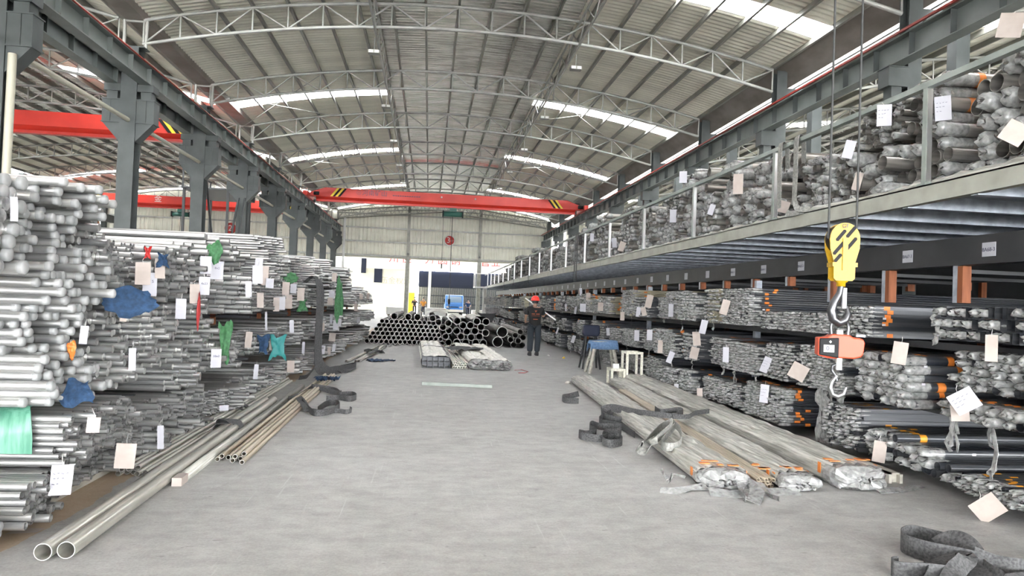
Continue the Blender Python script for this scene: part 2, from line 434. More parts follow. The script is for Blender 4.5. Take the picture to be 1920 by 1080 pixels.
# trusses
unit = MB().path([(0, 0, 0), (0, 0, 1)], 1, 7, False).mesh('web_strut', M['truss'])
def strut_obj(p, q, r, parent):
    p, q = Vector(p), Vector(q); d = q-p
    o = link('web_strut', unit, parent, p); o.rotation_mode = 'QUATERNION'
    o.rotation_quaternion = d.to_track_quat('Z', 'Y'); o.scale = (r, r, d.length)
def truss_nodes():
    n = 19; X = [-9.15+18.3*i/n for i in range(n+1)]
    up = [(x, 0, arch(x+XC, 10.09)) for x in X]; lo = [(x, 0, arch(x+XC, 9.42)) for x in X]
    return up, lo
UP, LO = truss_nodes()
def web_pairs():
    for i in range(20): yield LO[i], UP[i]
    for i in range(19):
        yield (LO[i], UP[i+1]) if i % 2 == 0 else (UP[i], LO[i+1])
tc = MB().path([Vector(p) for p in UP], .05, 8).mesh('top_chord', M['truss'])
bc = MB().path([Vector(p) for p in LO], .05, 8).mesh('bottom_chord', M['truss'])
wb = MB()
for p, q in web_pairs(): wb.path([p, q], .026, 5, False)
wb = wb.mesh('web', M['truss'])
TR_Y = COLY
for k, x in enumerate(ROOFX[:3]):
    for i, y in enumerate(TR_Y):
        if y < 8 or (k == 2 and y > 45): continue
        t = empty('roof_truss', (x, y, 0))
        T(t, '%s arched steel tube truss from the open end, %s' % (ORD[i], ['over the central aisle', 'over the neighbouring hall', 'past the mezzanine']
          [k]), 'truss', ['trusses of the central roof', 'trusses of the neighbouring hall', 'trusses past the mezzanine'][k], 'structure')
        link('top_chord', tc, t); link('bottom_chord', bc, t)
        if k == 0 and i in (4, 5, 6, 7):
            for p, q in web_pairs(): strut_obj(p, q, .026, t)
        else: link('web', wb, t)
# longitudinal lattice girders along the roof at third points
for j, gx in enumerate((-1.85, 4.12)):
    t = empty('lattice_girder', (gx, 0, 0)); T(t, 'slender lattice girder running under the roof %s' % ['nearer the crane columns', 'nearer the mezzanine'][j], 'girder', kind='structure')
    zt, zl = arch(gx, 10.07), arch(gx, 9.40)
    MB().path([(0, 2.6, zt), (0, YF, zt)], .04, 7).build('top_chord', M['truss'], t)
    MB().path([(0, 2.6, zl), (0, YF, zl)], .04, 7).build('bottom_chord', M['truss'], t)
    lw = MB()
    for y in np.arange(2.6, YF-1, 2.0):
        lw.path([(0, y, zl), (0, y+1, zt)], .022, 5, False).path([(0, y+1, zt), (0, y+2, zl)], .022, 5, False)
    lw.build('web', M['truss'], t)
# bracing rods between some trusses
for j, (xa, ya) in enumerate([(-6.5, 26.58), (6.0, 26.58), (-6.5, 38.58), (6.0, 38.58)]):
    t = MB(); 
    for s in (0, 1):
        a = (xa-2.2, ya if s else ya+6, arch(xa-2.2, 10.0)); c = (xa+2.2, ya+6 if s else ya, arch(xa+2.2, 10.0)); t.path([a, c], .014, 5, False)
    o = t.build('cross_brace', M['truss']); T(o, 'thin crossed roof brace rods in the %s braced bay %s' % (ORD[j//2], ['near the crane columns', 'near the mezzanine'][j % 2]), 'brace', kind='structure')
# eaves gutters
gl = MB().box(-8.62, -8.10, YN, YF, 8.98, 9.28).build('trim_1', M['gutter']); T(gl, 'dark valley gutter above the crane columns', 'gutter', kind='structure')
gr = MB().prism([(10.28, 9.10), (10.90, 8.60), (10.95, 8.63), (10.34, 9.16)], 'y', YN, YF).build('trim_2', M['gutter']); T(gr, 'aged sloping eaves gutter above the mezzanine side', 'gutter', kind='structure')
gr = MB().box(11.07, 11.13, YN, YF, 8.60, 8.65).build('trim_3', M['darkbeam']); T(gr, 'thin dark rail crossing the bright eaves gap', 'eaves rail', kind='structure')
gr = MB().box(11.32, 11.6, YN, YF, 8.62, 8.98).build('trim_4', M['gutter']); T(gr, 'gutter beam at the edge of the roof past the mezzanine', 'gutter', kind='structure')

# ---- crane columns, left line
def left_column(y, i):
    t = empty('steel_column', (XL, y, 0))
    T(t, '%s slate-painted steel column from the open end with double crane corbel' % ORD[i], 'column', 'slate crane columns', 'structure')
    c = MB(); c.box(-.21, .21, -.21, -.19, 0, 8.15); c.box(-.21, .21, .19, .21, 0, 8.15); c.box(-.012, .012, -.19, .19, 0, 8.15)
    c.box(-.21, -.20, -.19, .19, 0, 8.15); c.build('shaft', M['column'], t)
    MB().box(-.30, .34, -.2, .2, 8.15, 8.18).build('top_plate', M['column'], t)
    for s in (-1, 1):
        pl = [(s*.21, 6.07), (s*.67, 6.07), (s*.67, 6.70), (s*.21, 6.70)]
        if s < 0: pl = pl[::-1]
        k = MB(); k.prism(pl if s > 0 else pl, 'y', -.19, .19)
        tri = [(s*.21, 5.55), (s*.67, 6.07), (s*.21, 6.07)]
        if s < 0: tri = tri[::-1]
        k.prism(tri, 'y', -.18, .18); co = k.build('corbel', M['column'], t)
        MB().box(*sorted((s*.21, s*.69)), -.21, .21, 6.69, 6.715).build('flange', M['column'], co)
        MB().box(*sorted((s*.21, s*.69)), -.21, .21, 6.06, 6.085).build('flange', M['column'], co)
        MB().box(*sorted((s*.45, s*.47)), -.21, .21, 6.085, 6.69).build('stiffener', M['column'], co)
        MB().box(*sorted((s*.30, s*.58)), -.16, .16, 6.715, 6.93).build('seat_block', M['column'], co)
        MB().box(*sorted((s*.22, s*.64)), -.2, .2, 6.93, 7.12).build('bearing_block', M['column'], co)
    for s in (-.26, .30):                       # truss feet
        MB().path([(s, 0, 8.18), (s*1.05, 0, 8.95)], .05, 8).build('truss_post', M['truss'], t)
    MB().path([(-.27, 0, 8.93), (.31, 0, 8.93)], .035, 8).build('truss_tie', M['truss'], t)
for i, y in enumerate(COLY):
    if y > 2: left_column(y, i)
# runway beams with stiffeners, rail
def runway(x, name_label, rail_red):
    t = empty('runway_beam', (x, 0, 0)); T(t, name_label, 'crane beam', kind='structure')
    k = MB(); k.box(-.15, .15, 2.6, YF, 7.12, 7.145); k.box(-.17, .17, 2.6, YF, 7.575, 7.60); k.box(-.008, .008, 2.6, YF, 7.145, 7.575)
    k.build('i_beam', M['beam'], t)
    MB().box(-.035, .035, 2.6, YF, 7.60, 7.68).build('rail', M['rope'], t)
    sm_ = MB().box(-.13, .13, -.008, .008, 7.145, 7.575).mesh('stiffener', M['beam'])
    for y in np.arange(3.6, YF, 1.2): link('stiffener', sm_, t, (0, y, 0))
    return t
rb = runway(-7.93, 'grey crane runway beam facing the aisle on slate columns', False)
MB().path([(.20, 2.6, 7.60), (.20, YF, 7.60)], .022, 6).build('conductor_bar', M['conductor'], rb)
rb = runway(-8.80, 'grey crane runway beam facing the neighbouring hall on slate columns', False)
MB().path([(-.20, 2.6, 7.60), (-.20, YF, 7.60)], .018, 6).build('conductor_bar', M['conductor'], rb)
# tie tubes between left columns
for i, y in enumerate(COLY[2:-1]):
    o = MB().path([(XL+.02, y+.22, 6.14), (XL+.02, y+5.78, 6.14)], .062, 10).build('tie_tube', M['beige'])
    T(o, '%s beige tie tube between the slate columns, counted from the open end' % ORD[i], 'tie tube', 'tie tubes between slate columns', 'structure')
dp = MB().path([(XL+.36, 14.36, 0), (XL+.36, 14.36, 5.9)], .075, 12).build('drainpipe', M['beige']); T(dp, 'beige vertical drainpipe beside the nearest slate column', 'drainpipe', kind='structure')

# ---- right column line
for i, y in enumerate(COLY):
    if y < 2: continue
    t = empty('steel_column', (XR, y, 0)); T(t, '%s dark steel column from the open end behind the mezzanine stacks' % ORD[i], 'column', 'dark columns behind the mezzanine', 'structure')
    k = MB(); k.box(-.16, .16, -.17, -.15, 0, 8.92); k.box(-.16, .16, .15, .17, 0, 8.92); k.box(-.012, .012, -.15, .15, 0, 8.92); k.box(.15, .16, -.15, .15, 0, 8.92); k.build('shaft', M['column'], t)
    k = MB(); k.box(-.62, -.16, -.19, .19, 6.62, 7.04); co = k.build('corbel', M['column'], t)
    MB().box(-.64, -.16, -.21, .21, 7.04, 7.06).build('flange', M['column'], co)
    MB().box(-.52, -.28, -.14, .14, 6.20, 6.62).build('stub', M['column'], co)
    MB().box(.16, 1.35, -.09, .09, 8.18, 8.42).build('bracket_arm', M['column'], t)
    MB().box(1.0, 1.32, -.15, .15, 0, 8.6).build('outer_post', M['column'], t)
t = empty('runway_beam', (9.95, 0, 0)); T(t, 'grey crane runway beam with bright red conductor bar above the mezzanine', 'crane beam', kind='structure')
k = MB(); k.box(-.15, .15, 2.6, YF, 7.06, 7.085); k.box(-.17, .17, 2.6, YF, 7.575, 7.60); k.box(-.008, .008, 2.6, YF, 7.085, 7.575); k.build('i_beam', M['beam'], t)
MB().box(-.035, .035, 2.6, YF, 7.60, 7.68).build('rail', M['rope'], t)
MB().box(-.25, -.20, 2.6, YF, 7.61, 7.66).build('conductor_bar', M['conductor'], t)
sm_ = MB().box(-.14, .14, -.008, .008, 7.085, 7.575).mesh('stiffener', M['column'])
for y in np.arange(3.0, YF, 1.2): link('stiffener', sm_, t, (0, y, 0))

# ---- end wall: corrugated sheet above z 5.1, girts, posts
def end_wall(x0, x1, name, zb, label):
    pts = []; x = x0
    while x < x1:
        for dx, h in ((0, 0), (.13, 0), (.16, .05), (.30, .05)): pts.append((x+dx, h))
        x += .33
    vs = []; qs = []
    off = [r for r in ROOFX if abs((x0+x1)/2-r) < 9][0]
    for (x, h) in pts: vs += [(x, YF+.25-h, zb), (x, YF+.25-h, max(zb+.1, arch(min(max(x-off, -9.2), 9.2)+XC, 10.26)))]
    for i in range(len(pts)-1): qs.append((2*i, 2*i+2, 2*i+3, 2*i+1))
    o = link(name, fast_mesh('sheet', vs, qs, M['cream'])); T(o, label, 'wall', kind='structure')
    for z in (5.15, 6.35, 7.55, 8.75):
        if z > zb: MB().box(x0+.2, x1-.2, YF+.08, YF+.17, z, z+.12).build('girt', M['truss'], o)
    return o
ew = end_wall(XL, XR+.3, 'wall_back', 5.12, 'pale corrugated end wall above the open loading bay')
MB().box(XL, XR, YF+.20, YF+.40, 5.0, 5.14).build('sill_glow_strip', M['beige'], ew)  # pale strip standing in for yellowish bounced light along the wall foot
end_wall(-27.3, XL, 'wall_back.001', 3.2, 'pale corrugated end wall of the neighbouring hall')
end_wall(12.0, 29.5, 'wall_back.002', 0., 'corrugated end wall past the mezzanine')
for j, x in enumerate((-1.98, 4.28)):
    t = empty('end_post', (x, YF, 0)); T(t, 'tall end wall post %s' % ['near the crane columns', 'near the mezzanine'][j], 'post', kind='structure')
    MB().box(-.17, .17, -.15, .15, 0, 5.2).build('lower_shaft', M['fascia'], t); MB().box(-.12, .12, -.12, .12, 5.2, 9.6).build('upper_shaft', M['purlin'], t)
    MB().lathe([(.0, 5.3), (.14, 5.35), (.14, 5.5), (0, 5.55)], 8).build('joint_collar', M['darkbeam'], t)
o = MB().path([(XL+.9, YF-.3, 0), (XL+.9, YF-.3, 8.3)], .11, 10).build('white_downpipe', M['white']); T(o, 'white downpipe at the end wall beside the last slate column', 'downpipe', kind='structure')
for j, (xa, xb) in enumerate(((XL, XR), (-27.3, XL), (12.0, 29.5))):      # unseen gables added behind the photographer to cut the light from there
    o = MB().prism([(xa, 5.1), (xb, 5.1)]+[(xb+(xa-xb)*i/12, arch(min(max(xb+(xa-xb)*i/12-ROOFX[j], -9.2), 9.2)+XC, 10.2)) for i in range(13)], 'y', YN-.1, YN).build('wall_front_added' if j == 0 else 'wall_front_added.%03d' % j, M['cream'])
    T(o, 'unseen gable added against light from behind the photographer, %s' % ['over the aisle', 'over the neighbouring hall', 'past the mezzanine'][j], 'wall', kind='structure')
# white gable truss at the end wall
t = empty('gable_truss', (XC, YF-.25, 0)); T(t, 'pale lattice gable truss against the end wall', 'truss', kind='structure')
MB().path([(-9.1, 0, 8.25), (0, 0, 9.25), (9.1, 0, 8.25)], .06, 8).build('bottom_chord', M['fascia'], t)
MB().path([(-9.1, 0, 8.9), (0, 0, 9.95), (9.1, 0, 8.9)], .06, 8).build('top_chord', M['fascia'], t)
k = MB()
for i in range(24):
    x = -9+18*i/24; x2 = x+.375; x3 = x+.75; zl = lambda q: 9.25-abs(q)*.11; k.path([(x, 0, zl(x)), (x2, 0, zl(x2)+.68)], .025, 5, False).path([(x2, 0, zl(x2)+.68), (x3, 0, zl(x3))], .025, 5, False)
k.build('web', M['truss'], t)
# side walls of the neighbouring halls and an added partition behind the racks
o = MB().box(-27.6, -27.4, YN, YF, 0, 9.0).build('wall_left', M['cream']); T(o, 'cream side wall of the neighbouring hall', 'wall', kind='structure')
for i, y in enumerate(np.arange(20, 62, 6.)):
    k = MB(); k.box(-27.40, -27.34, y, y+4.2, 5.0, 5.08); k.box(-27.40, -27.34, y, y+4.2, 7.1, 7.18)
    for q in np.arange(0, 4.3, .7): k.box(-27.40, -27.34, y+q-.03, y+q+.03, 5.08, 7.1)
    k.box(-27.40, -27.34, y, y+4.2, 6.05, 6.1)
    o = k.build('window_%d' % (wn+1+i), M['darkbeam']); T(o, '%s lattice window frame along the neighbouring hall side wall' % ORD[i], 'window', kind='structure')
    MB().box(-27.40, -27.38, y, y+4.2, 5.08, 7.1).build('pane', M['white'], o)
for i, y in enumerate(COLY[2:]):
    o = MB().box(-27.3, -26.95, y-.2, y+.2, 0, 8.9).build('steel_column', M['column']); T(o, '%s slate column along the neighbouring hall side wall' % ORD[i], 'column', 'columns of the far side wall', 'structure')
o = MB().box(-26.6, -26.3, 2, YF, 6.9, 7.5).build('runway_beam', M['darkbeam']); T(o, 'dark runway beam along the far side wall of the neighbouring hall', 'crane beam', kind='structure')
o = MB().box(10.72, 10.8, 1, 60, 0, 2.66).build('wall_right', M['darkbeam']); T(o, 'dark partition added to keep the racks under the mezzanine dark', 'wall', kind='structure')  # put in to block the light that would show through the racks
o = MB().box(30.4, 30.6, YN, YF, 0, 9.).build('wall_right.001', M['cream']); T(o, 'cream side wall past the mezzanine', 'wall', kind='structure')

# ---- mezzanine deck
XM = 4.62; YM0, YM1 = 2.0, 60.0
dk = empty('mezzanine_deck', (0, 0, 0)); T(dk, 'steel mezzanine deck with galvanised joists over the tube racks', 'mezzanine', kind='structure')
MB().box(XM+.05, 10.25, YM0, YM1, 2.775, 2.80).build('deck_sheet', M['deck'], dk)
k = MB(); k.box(XM-.01, XM+.015, YM0, YM1, 2.655, 2.825); k.box(XM, XM+.07, YM0, YM1, 2.655, 2.67); k.box(XM-.01, XM+.06, YM0, YM1, 2.81, 2.825); k.build('edge_channel', M['fascia'], dk)
jm = MB().box(XM+.03, 10.2, -.01, .01, 2.645, 2.775).box(XM+.03, 10.2, -.01, .07, 2.645, 2.657).mesh('joist', M['galv'])
for y in np.arange(2.90, YM1, .90): link('joist', jm, dk, (0, y, 0))
pmesh = MB().box(-.03, .03, -.03, .03, 2.80, 3.76).box(-.055, .055, -.055, .055, 2.826, 2.84).mesh('post', M['rail'])
rl = empty('guard_rail', (XM+.035, 0, 0)); T(rl, 'pale steel guard rail along the mezzanine edge', 'railing', kind='structure')
MB().box(-.035, .035, YM0, YM1, 3.76, 3.815).build('handrail', M['rail'], rl)
stm = MB().box(-.026, .026, -.033, -.030, 2.86, 3.75).mesh('glint_strip', M['mirror'])  # mirror strip added to give each post its white sky reflection
for y in np.arange(3.25, YM1, 3.0):
    link('post', pmesh, rl, (0, y, 0)); link('glint_strip', stm, rl, (0, y, 0))
# end landing
k = empty('end_landing', (0, 0, 0)); T(k, 'small railed landing at the end of the mezzanine', 'landing', kind='structure')
MB().box(3.55, XM-.02, 56.5, 58.2, 2.62, 2.74).build('platform', M['white'], k)
for (x, y) in ((3.6, 56.55), (3.6, 58.15)): MB().box(x-.04, x+.04, y-.04, y+.04, 2.74, 3.8).build('post', M['white'], k)
MB().box(3.56, XM, 56.5, 56.6, 3.72, 3.8).build('handrail', M['white'], k); MB().box(3.56, 3.64, 56.6, 58.2, 3.72, 3.8).build('handrail', M['white'], k)
k = MB().box(4.3, 4.6, 57.2, 57.5, 0, 2.6).build('deck_post', M['white']); T(k, 'white post carrying the mezzanine end landing', 'post', kind='structure')

# ---- rack beam with slot labels, uprights
k = MB(); k.box(5.52, 5.68, 2.4, 59, 2.135, 2.43); o = k.build('rack_beam', M['darkbeam']); T(o, 'charcoal rack beam carrying paper slot labels under the deck', 'beam', kind='structure')
o2 = MB().box(7.6, 7.75, 2.4, 59, 2.10, 2.40).build('rack_beam', M['darkbeam']); T(o2, 'inner charcoal rack beam deeper under the deck', 'beam', kind='structure')
for j in range(-2, 26):
    y = 6.47+1.2*j if j != 1 else 7.68
    if j < -1: continue
    s = MB().box(5.512, 5.519, y-.085, y+.085, 2.205, 2.345).build('slot_label', M['tagw'])
    num = 68-j
    T(s, ('white paper slot label printed 8A%d-3 on the rack beam' % num) if j < 3 else '%s white paper slot label along the rack beam from the hook' % nth(j), 'label', 'slot labels on the rack beam')
    if j < 6: text('8A%d-3' % num, .055, (5.5105, y, 2.272), (0, -1, 0), (0, 0, 1), M['ink'], s)
for j in range(-2, 44):
    y = 6.94+1.2*j
    if y > 58: break
    zlo = 1.74 if y < 9.5 else 1.985
    t = empty('rack_hanger', (5.6, y, 0)); T(t, '%s short rack hanger from the picture edge, channel steel with orange timber packer' % nth(j+2), 'rack hanger', 'hangers under the deck beam')
    MB().box(-.05, .05, -.01, .055, zlo, 2.135).build('channel', M['galv'], t)
    MB().box(-.05, .05, -.085, -.012, zlo, 2.13).build('timber_packer', M['wood'], t)
    MB().box(1.98, 2.1, -.01, .05, 1.985, 2.10).build('rear_channel', M['wood'], t)
    MB().box(.05, 2.1, 0, .04, 2.06, 2.10).build('tie_bar', M['darkbeam'], t)
POSTY = [4.40]+[11.62+6*k for k in range(8)]
for i, y in enumerate(POSTY):
    t = empty('rack_post_frame', (0, y, 0)); T(t, '%s upright post frame of the tube racks under the deck' % ORD[i], 'rack frame', 'post frames of the tube racks', 'structure')
    for x in (5.6, 7.68, 9.8): MB().box(x-.05, x+.05, -.04, .04, 0, 2.1 if x < 9 else 2.6).build('post', M['galv'] if x < 6 else M['wood'], t)
for i, z in enumerate((.115, .675, 1.325)):
    t = empty('rack_shelf', (0, 0, 0)); T(t, 'dark shelf beams carrying the %s tier of wrapped tubes' % ['floor', 'middle', 'top'][i], 'shelf', 'shelves of the tube racks', 'structure')
    for x in (5.2, 7.4, 9.5): MB().box(x-.05, x+.05, 4.4, 58, z-.07, z).build('shelf_beam', M['darkbeam'], t)

# ================================================================== LEFT: racks of bare stainless pipes (ends face the aisle)
XF = -2.52                                     # face of the stacks
LP = []                                        # (x_front, y, z, r, section, capped)
def stack(y0, y1, z0, z1, r, sec, cap, dx=0., jx=.06, top=None, step=None):
    for (y, z, kk, jj) in pack(y0, y1, z0, z1, r, .12, top):
        sx = 0 if step is None else step(y, z)
        LP.append((XF+dx+sx+random.gauss(0, jx), y, z, r, sec, cap, kk, jj))
# sections hand-laid for the nearest bays
stack(3.55, 4.52, 1.62, 2.2, .040, 'corner', True, .10, .03); stack(3.9, 4.52, .07, .26, .030, 'low', True, .06, .03)
stack(4.82, 5.93, .78, 2.28, .031, 'capped', True, 0, .07, lambda y: 2.26 if y < 5.45 else 2.26-(y-5.45)*.55, lambda y, z: .10*math.sin(z*9)+.06*math.sin(y*11))
stack(4.62, 5.10, .07, .36, .026, 'low', False, .12, .03); stack(5.12, 6.05, .07, .37, .024, 'low', False, -.03, .05)
stack(4.95, 6.05, .38, .74, .023, 'low', False, .18, .05)
stack(5.98, 7.15, .86, 1.42, .029, 'second', True, .02, .07, None, lambda y, z: .08*math.sin(y*9+z*5))
stack(5.98, 6.62, 1.44, 1.98, .024, 'second', False, -.12, .06); stack(6.64, 7.15, 1.44, 1.95, .036, 'second', False, .04, .06)
stack(7.18, 8.32, .58, 1.45, .030, 'second', True, .04, .08, None, lambda y, z: .10*math.sin(y*7+z*8))
stack(7.18, 8.30, 1.47, 2.12, .033, 'second', False, .03, .07, lambda y: 2.0+.14*(y-7.2))
stack(6.15, 6.62, .06, .60, .018, 'second', False, .0, .03); stack(6.65, 8.25, .06, .54, .030, 'second', False, .02, .08)
rr = [.020, .026, .032, .038]
y = 8.46; tier3 = [(.08, .46), (.66, 1.08), (1.30, 2.2)]
k = 0
while y < 30.5:
    wdt = U(.45, .95); far = y > 14
    if int((y-8.46)/3.0) != int((y+wdt-8.46)/3.0): wdt = max(.3, 8.46+3.0*(int((y-8.46)/3.0)+1)-y-.02)
    for ti, (za, zb) in enumerate(tier3):
        nsub = 1 if ti < 2 else 2
        for q in range(nsub):
            a = za+(zb-za)*q/nsub; c = za+(zb-za)*(q+1)/nsub
            if ti == 2 and q == 1: c += U(-.15, .28) if y < 22 else U(-.5, -.2)
            elif nsub == 1: c -= U(0, .10)
            r = random.choice(rr)*(1.15 if far else 1)
            ph = U(0, 6); sq = U(.03, .16)
            stack(y+.01, y+wdt-U(.01, .08), a, c, r, 'far', U(0, 1) < .25, U(-.16, .20), U(.02, .09), None, lambda yy, zz: sq*math.sin(yy*8+zz*7+ph))
    y += wdt+U(.0, .05)
LP = [p for p in LP if p[1] > 3.3]
LP.sort(key=lambda p: -p[3]/math.hypot(p[0], p[1]) if p[4] != 'corner' else (-.02 if p[1] > 4.33 and p[2] > 1.35 else 0))
LBL = {'corner': ('thick capped steel pipe, %s along in the %s layer up, stack at the picture edge', 'capped pipes at the picture edge'),
       'capped': ('grey-capped stainless pipe, %s along in the %s layer up of the tall nearest stack', 'capped pipes of the tall nearest stack'),
       'low': ('bare stainless pipe, %s along layer %s, in the low stack under the tall capped stack', 'pipes of the low nearest stack'),
       'second': ('bare stainless pipe, %s along layer %s, in the rack bay just past the tall capped stack', 'pipes of the second rack bay'),
       'far': ('bare stainless pipe, %s along layer %s, in the deeper bays of the pipe, %s along layer %s, racks', 'pipes of the deeper rack bays')}
NIND = 300
for (x, y, z, r, sec, cap, kk, jj) in LP[:NIND]:
    o = link('steel_pipe', pipe_mesh(r, 5.2, 'steel', 14, .10, cap), None, (x, y, z))
    T(o, LBL[sec][0] % (nth(jj), nth(kk)), 'pipe', LBL[sec][1])
    if cap: link('end_cap', cap_mesh(r), o)
rest = LP[NIND:]
VV = []; FF = []; SS = []; nb = 0
for capf in (False, True):
    P = np.array([(p[0], p[1], p[2], p[3]) for p in rest if p[5] == capf])
    v, f, s_ = many(*tube_template(8, .13, .3, 5.2, capf), P); VV.append(v); FF.append(f+nb); SS.append(s_); nb += len(v)
o = link('steel_pipe_mass', fast_mesh('steel_pipe_mass', np.concatenate(VV), np.concatenate(FF), M['steel'], np.concatenate(SS)))
T(o, 'countless further bare stainless pipes filling the deep pipe racks', 'pipes', kind='stuff')

# rack frames that carry the pipes
for i, y in enumerate((4.70, 5.955, 7.165, 8.39, 11.44, 14.44, 17.44, 20.44, 23.44, 26.44, 29.44)):
    t = empty('pipe_rack_frame', (0, y, 0)); T(t, '%s steel frame of the bare pipe racks from the open end' % ORD[i], 'rack frame', 'frames of the bare pipe racks')
    for x in (-3.3, -5.4, -7.4): MB().box(x-.04, x+.04, -.018, .018, 0, 1.9).build('post', M['wood'] if x > -4 else M['darkbeam'], t)
    for z in ((.04, .73) if i < 2 else (.05, .55, 1.2)): MB().box(-7.6, -2.75, -.018, .018, z-.04, z).build('arm', M['darkbeam'], t)
    if i == 0: MB().box(-7.6, -2.75, -1.25, -.018, 1.575, 1.615).build('shelf_plate', M['darkbeam'], t); MB().box(-3.34, -3.26, -1.25, -1.17, 0, 1.575).build('post', M['darkbeam'], t)
o = MB().box(-2.95, -2.62, 3.4, 30.5, 0, .045).build('rack_plinth', M['timber']); T(o, 'low timber plinth under the bare pipe racks', 'plinth')

# ================================================================== RIGHT: racks of film-wrapped tube bundles under the deck
NB = [0]
def rect_template(L, a, bb, depth=.4, wall=.1):
    """rectangular tube, y half-width a, z half-height bb"""
    V = []; Q = []
    def ring(x, k):
        b0 = len(V); V.extend([(x, -a*k, -bb*k), (x, a*k, -bb*k), (x, a*k, bb*k), (x, -a*k, bb*k)]); return b0
    def w(p, q):
        for i in range(4): Q.append((p+i, p+(i+1) % 4, q+(i+1) % 4, q+i))
    p = ring(-L, 1); q = ring(0, 1); w(p, q); Q.append((p+3, p+2, p+1, p))
    i1 = ring(0, 1-wall); w(q, i1); i2 = ring(-depth, 1-wall); w(i1, i2); Q.append((i2, i2+1, i2+2, i2+3))
    return np.array(V, float), np.array(Q, int), np.zeros(len(Q), bool)
SHORT = {'round': 'round', 'rect': 'rectangular'}
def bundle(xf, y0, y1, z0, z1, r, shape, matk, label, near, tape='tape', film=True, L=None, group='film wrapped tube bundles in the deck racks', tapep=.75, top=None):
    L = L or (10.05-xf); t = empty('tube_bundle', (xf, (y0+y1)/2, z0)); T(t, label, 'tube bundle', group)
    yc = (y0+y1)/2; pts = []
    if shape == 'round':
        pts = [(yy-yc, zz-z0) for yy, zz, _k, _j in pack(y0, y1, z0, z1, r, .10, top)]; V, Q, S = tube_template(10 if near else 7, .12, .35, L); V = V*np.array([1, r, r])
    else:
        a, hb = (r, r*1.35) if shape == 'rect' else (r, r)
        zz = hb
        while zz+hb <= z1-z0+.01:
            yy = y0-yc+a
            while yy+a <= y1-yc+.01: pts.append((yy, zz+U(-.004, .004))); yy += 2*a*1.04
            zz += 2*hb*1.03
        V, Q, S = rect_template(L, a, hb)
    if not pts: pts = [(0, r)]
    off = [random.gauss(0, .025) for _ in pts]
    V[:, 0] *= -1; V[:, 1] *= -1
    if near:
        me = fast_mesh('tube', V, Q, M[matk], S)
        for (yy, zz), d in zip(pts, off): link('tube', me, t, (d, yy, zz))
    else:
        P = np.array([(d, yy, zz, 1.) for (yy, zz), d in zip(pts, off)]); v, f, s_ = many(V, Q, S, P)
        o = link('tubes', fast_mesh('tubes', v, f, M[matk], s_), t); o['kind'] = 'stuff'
    if film:
        keep = [(p, d) for p, d in zip(pts, off) if U(0, 1) < .72]
        if keep:
            cv, cq = crown_arrays(len(keep), r*1.02, 8); n = cv.shape[1]; cv[:, :, 0] *= -1; cv[:, :, 1] *= -1
            for i, ((yy, zz), d) in enumerate(keep): cv[i] += np.array([d, yy, zz])
            fq = (cq[None]+(np.arange(len(keep))*n)[:, None, None]).reshape(-1, 4)
            o = link('film_ends', fast_mesh('film_ends', cv.reshape(-1, 3), fq, M['film']), t); o['kind'] = 'stuff'
    if tape:
        k = MB(); x0 = U(.12, .3); ymn = min(p[0] for p in pts); zmx = max(p[1] for p in pts)
        for (yy, zz) in pts:
            if (yy < ymn+r*1.5 or zz > zmx-r*1.2) and U(0, 1) < tapep:
                x = x0+U(-.05, .05)+(0 if U(0, 1) < .75 else .14)
                if shape == 'round': k.path([(x, yy, zz), (x+U(.05, .085), yy, zz)], r*1.06, 10, False)
                else:
                    hb = r*1.35 if shape == 'rect' else r; k.box(x, x+.07, yy-r*1.04, yy+r*1.04, zz-hb*1.03, zz+hb*1.03)
        if k.v: o = k.build('tape_bands', M[tape], t); o['kind'] = 'stuff'
    # odd stickers on the near side
    for q in range(2 if near else 0):
        x = U(.05, .2); zz = U(.05, max(.06, z1-z0-.08)); MB().box(x, x+.035, y0-yc-.008, y0-yc-.004, zz, zz+.02).build('sticker', M['tagw'], t)
    return t
def streamer(p, n, ln, w, label):
    """torn film hanging from a bundle end"""
    for q in range(n):
        pts = []; x, y, z = p[0]+U(-.05, .05), p[1]+U(-.08, .08), p[2]
        for i in range(9): pts.append((x+U(-.02, .02), y+U(-.02, .02)+.02*math.sin(i), z-ln*i/8*U(.9, 1.1)))
        o = MB().ribbon(pts, w*U(.6, 1.2), [(U(-.4, .4), 1, U(-.3, .3)) for _ in pts], .004).build('film_streamer', M['film'])
        NB[0] += 1; T(o, '%s torn clear film strip dangling from the tube racks, counted from the picture edge' % nth(NB[0]-1), 'film strip', 'torn film hanging off the racks')
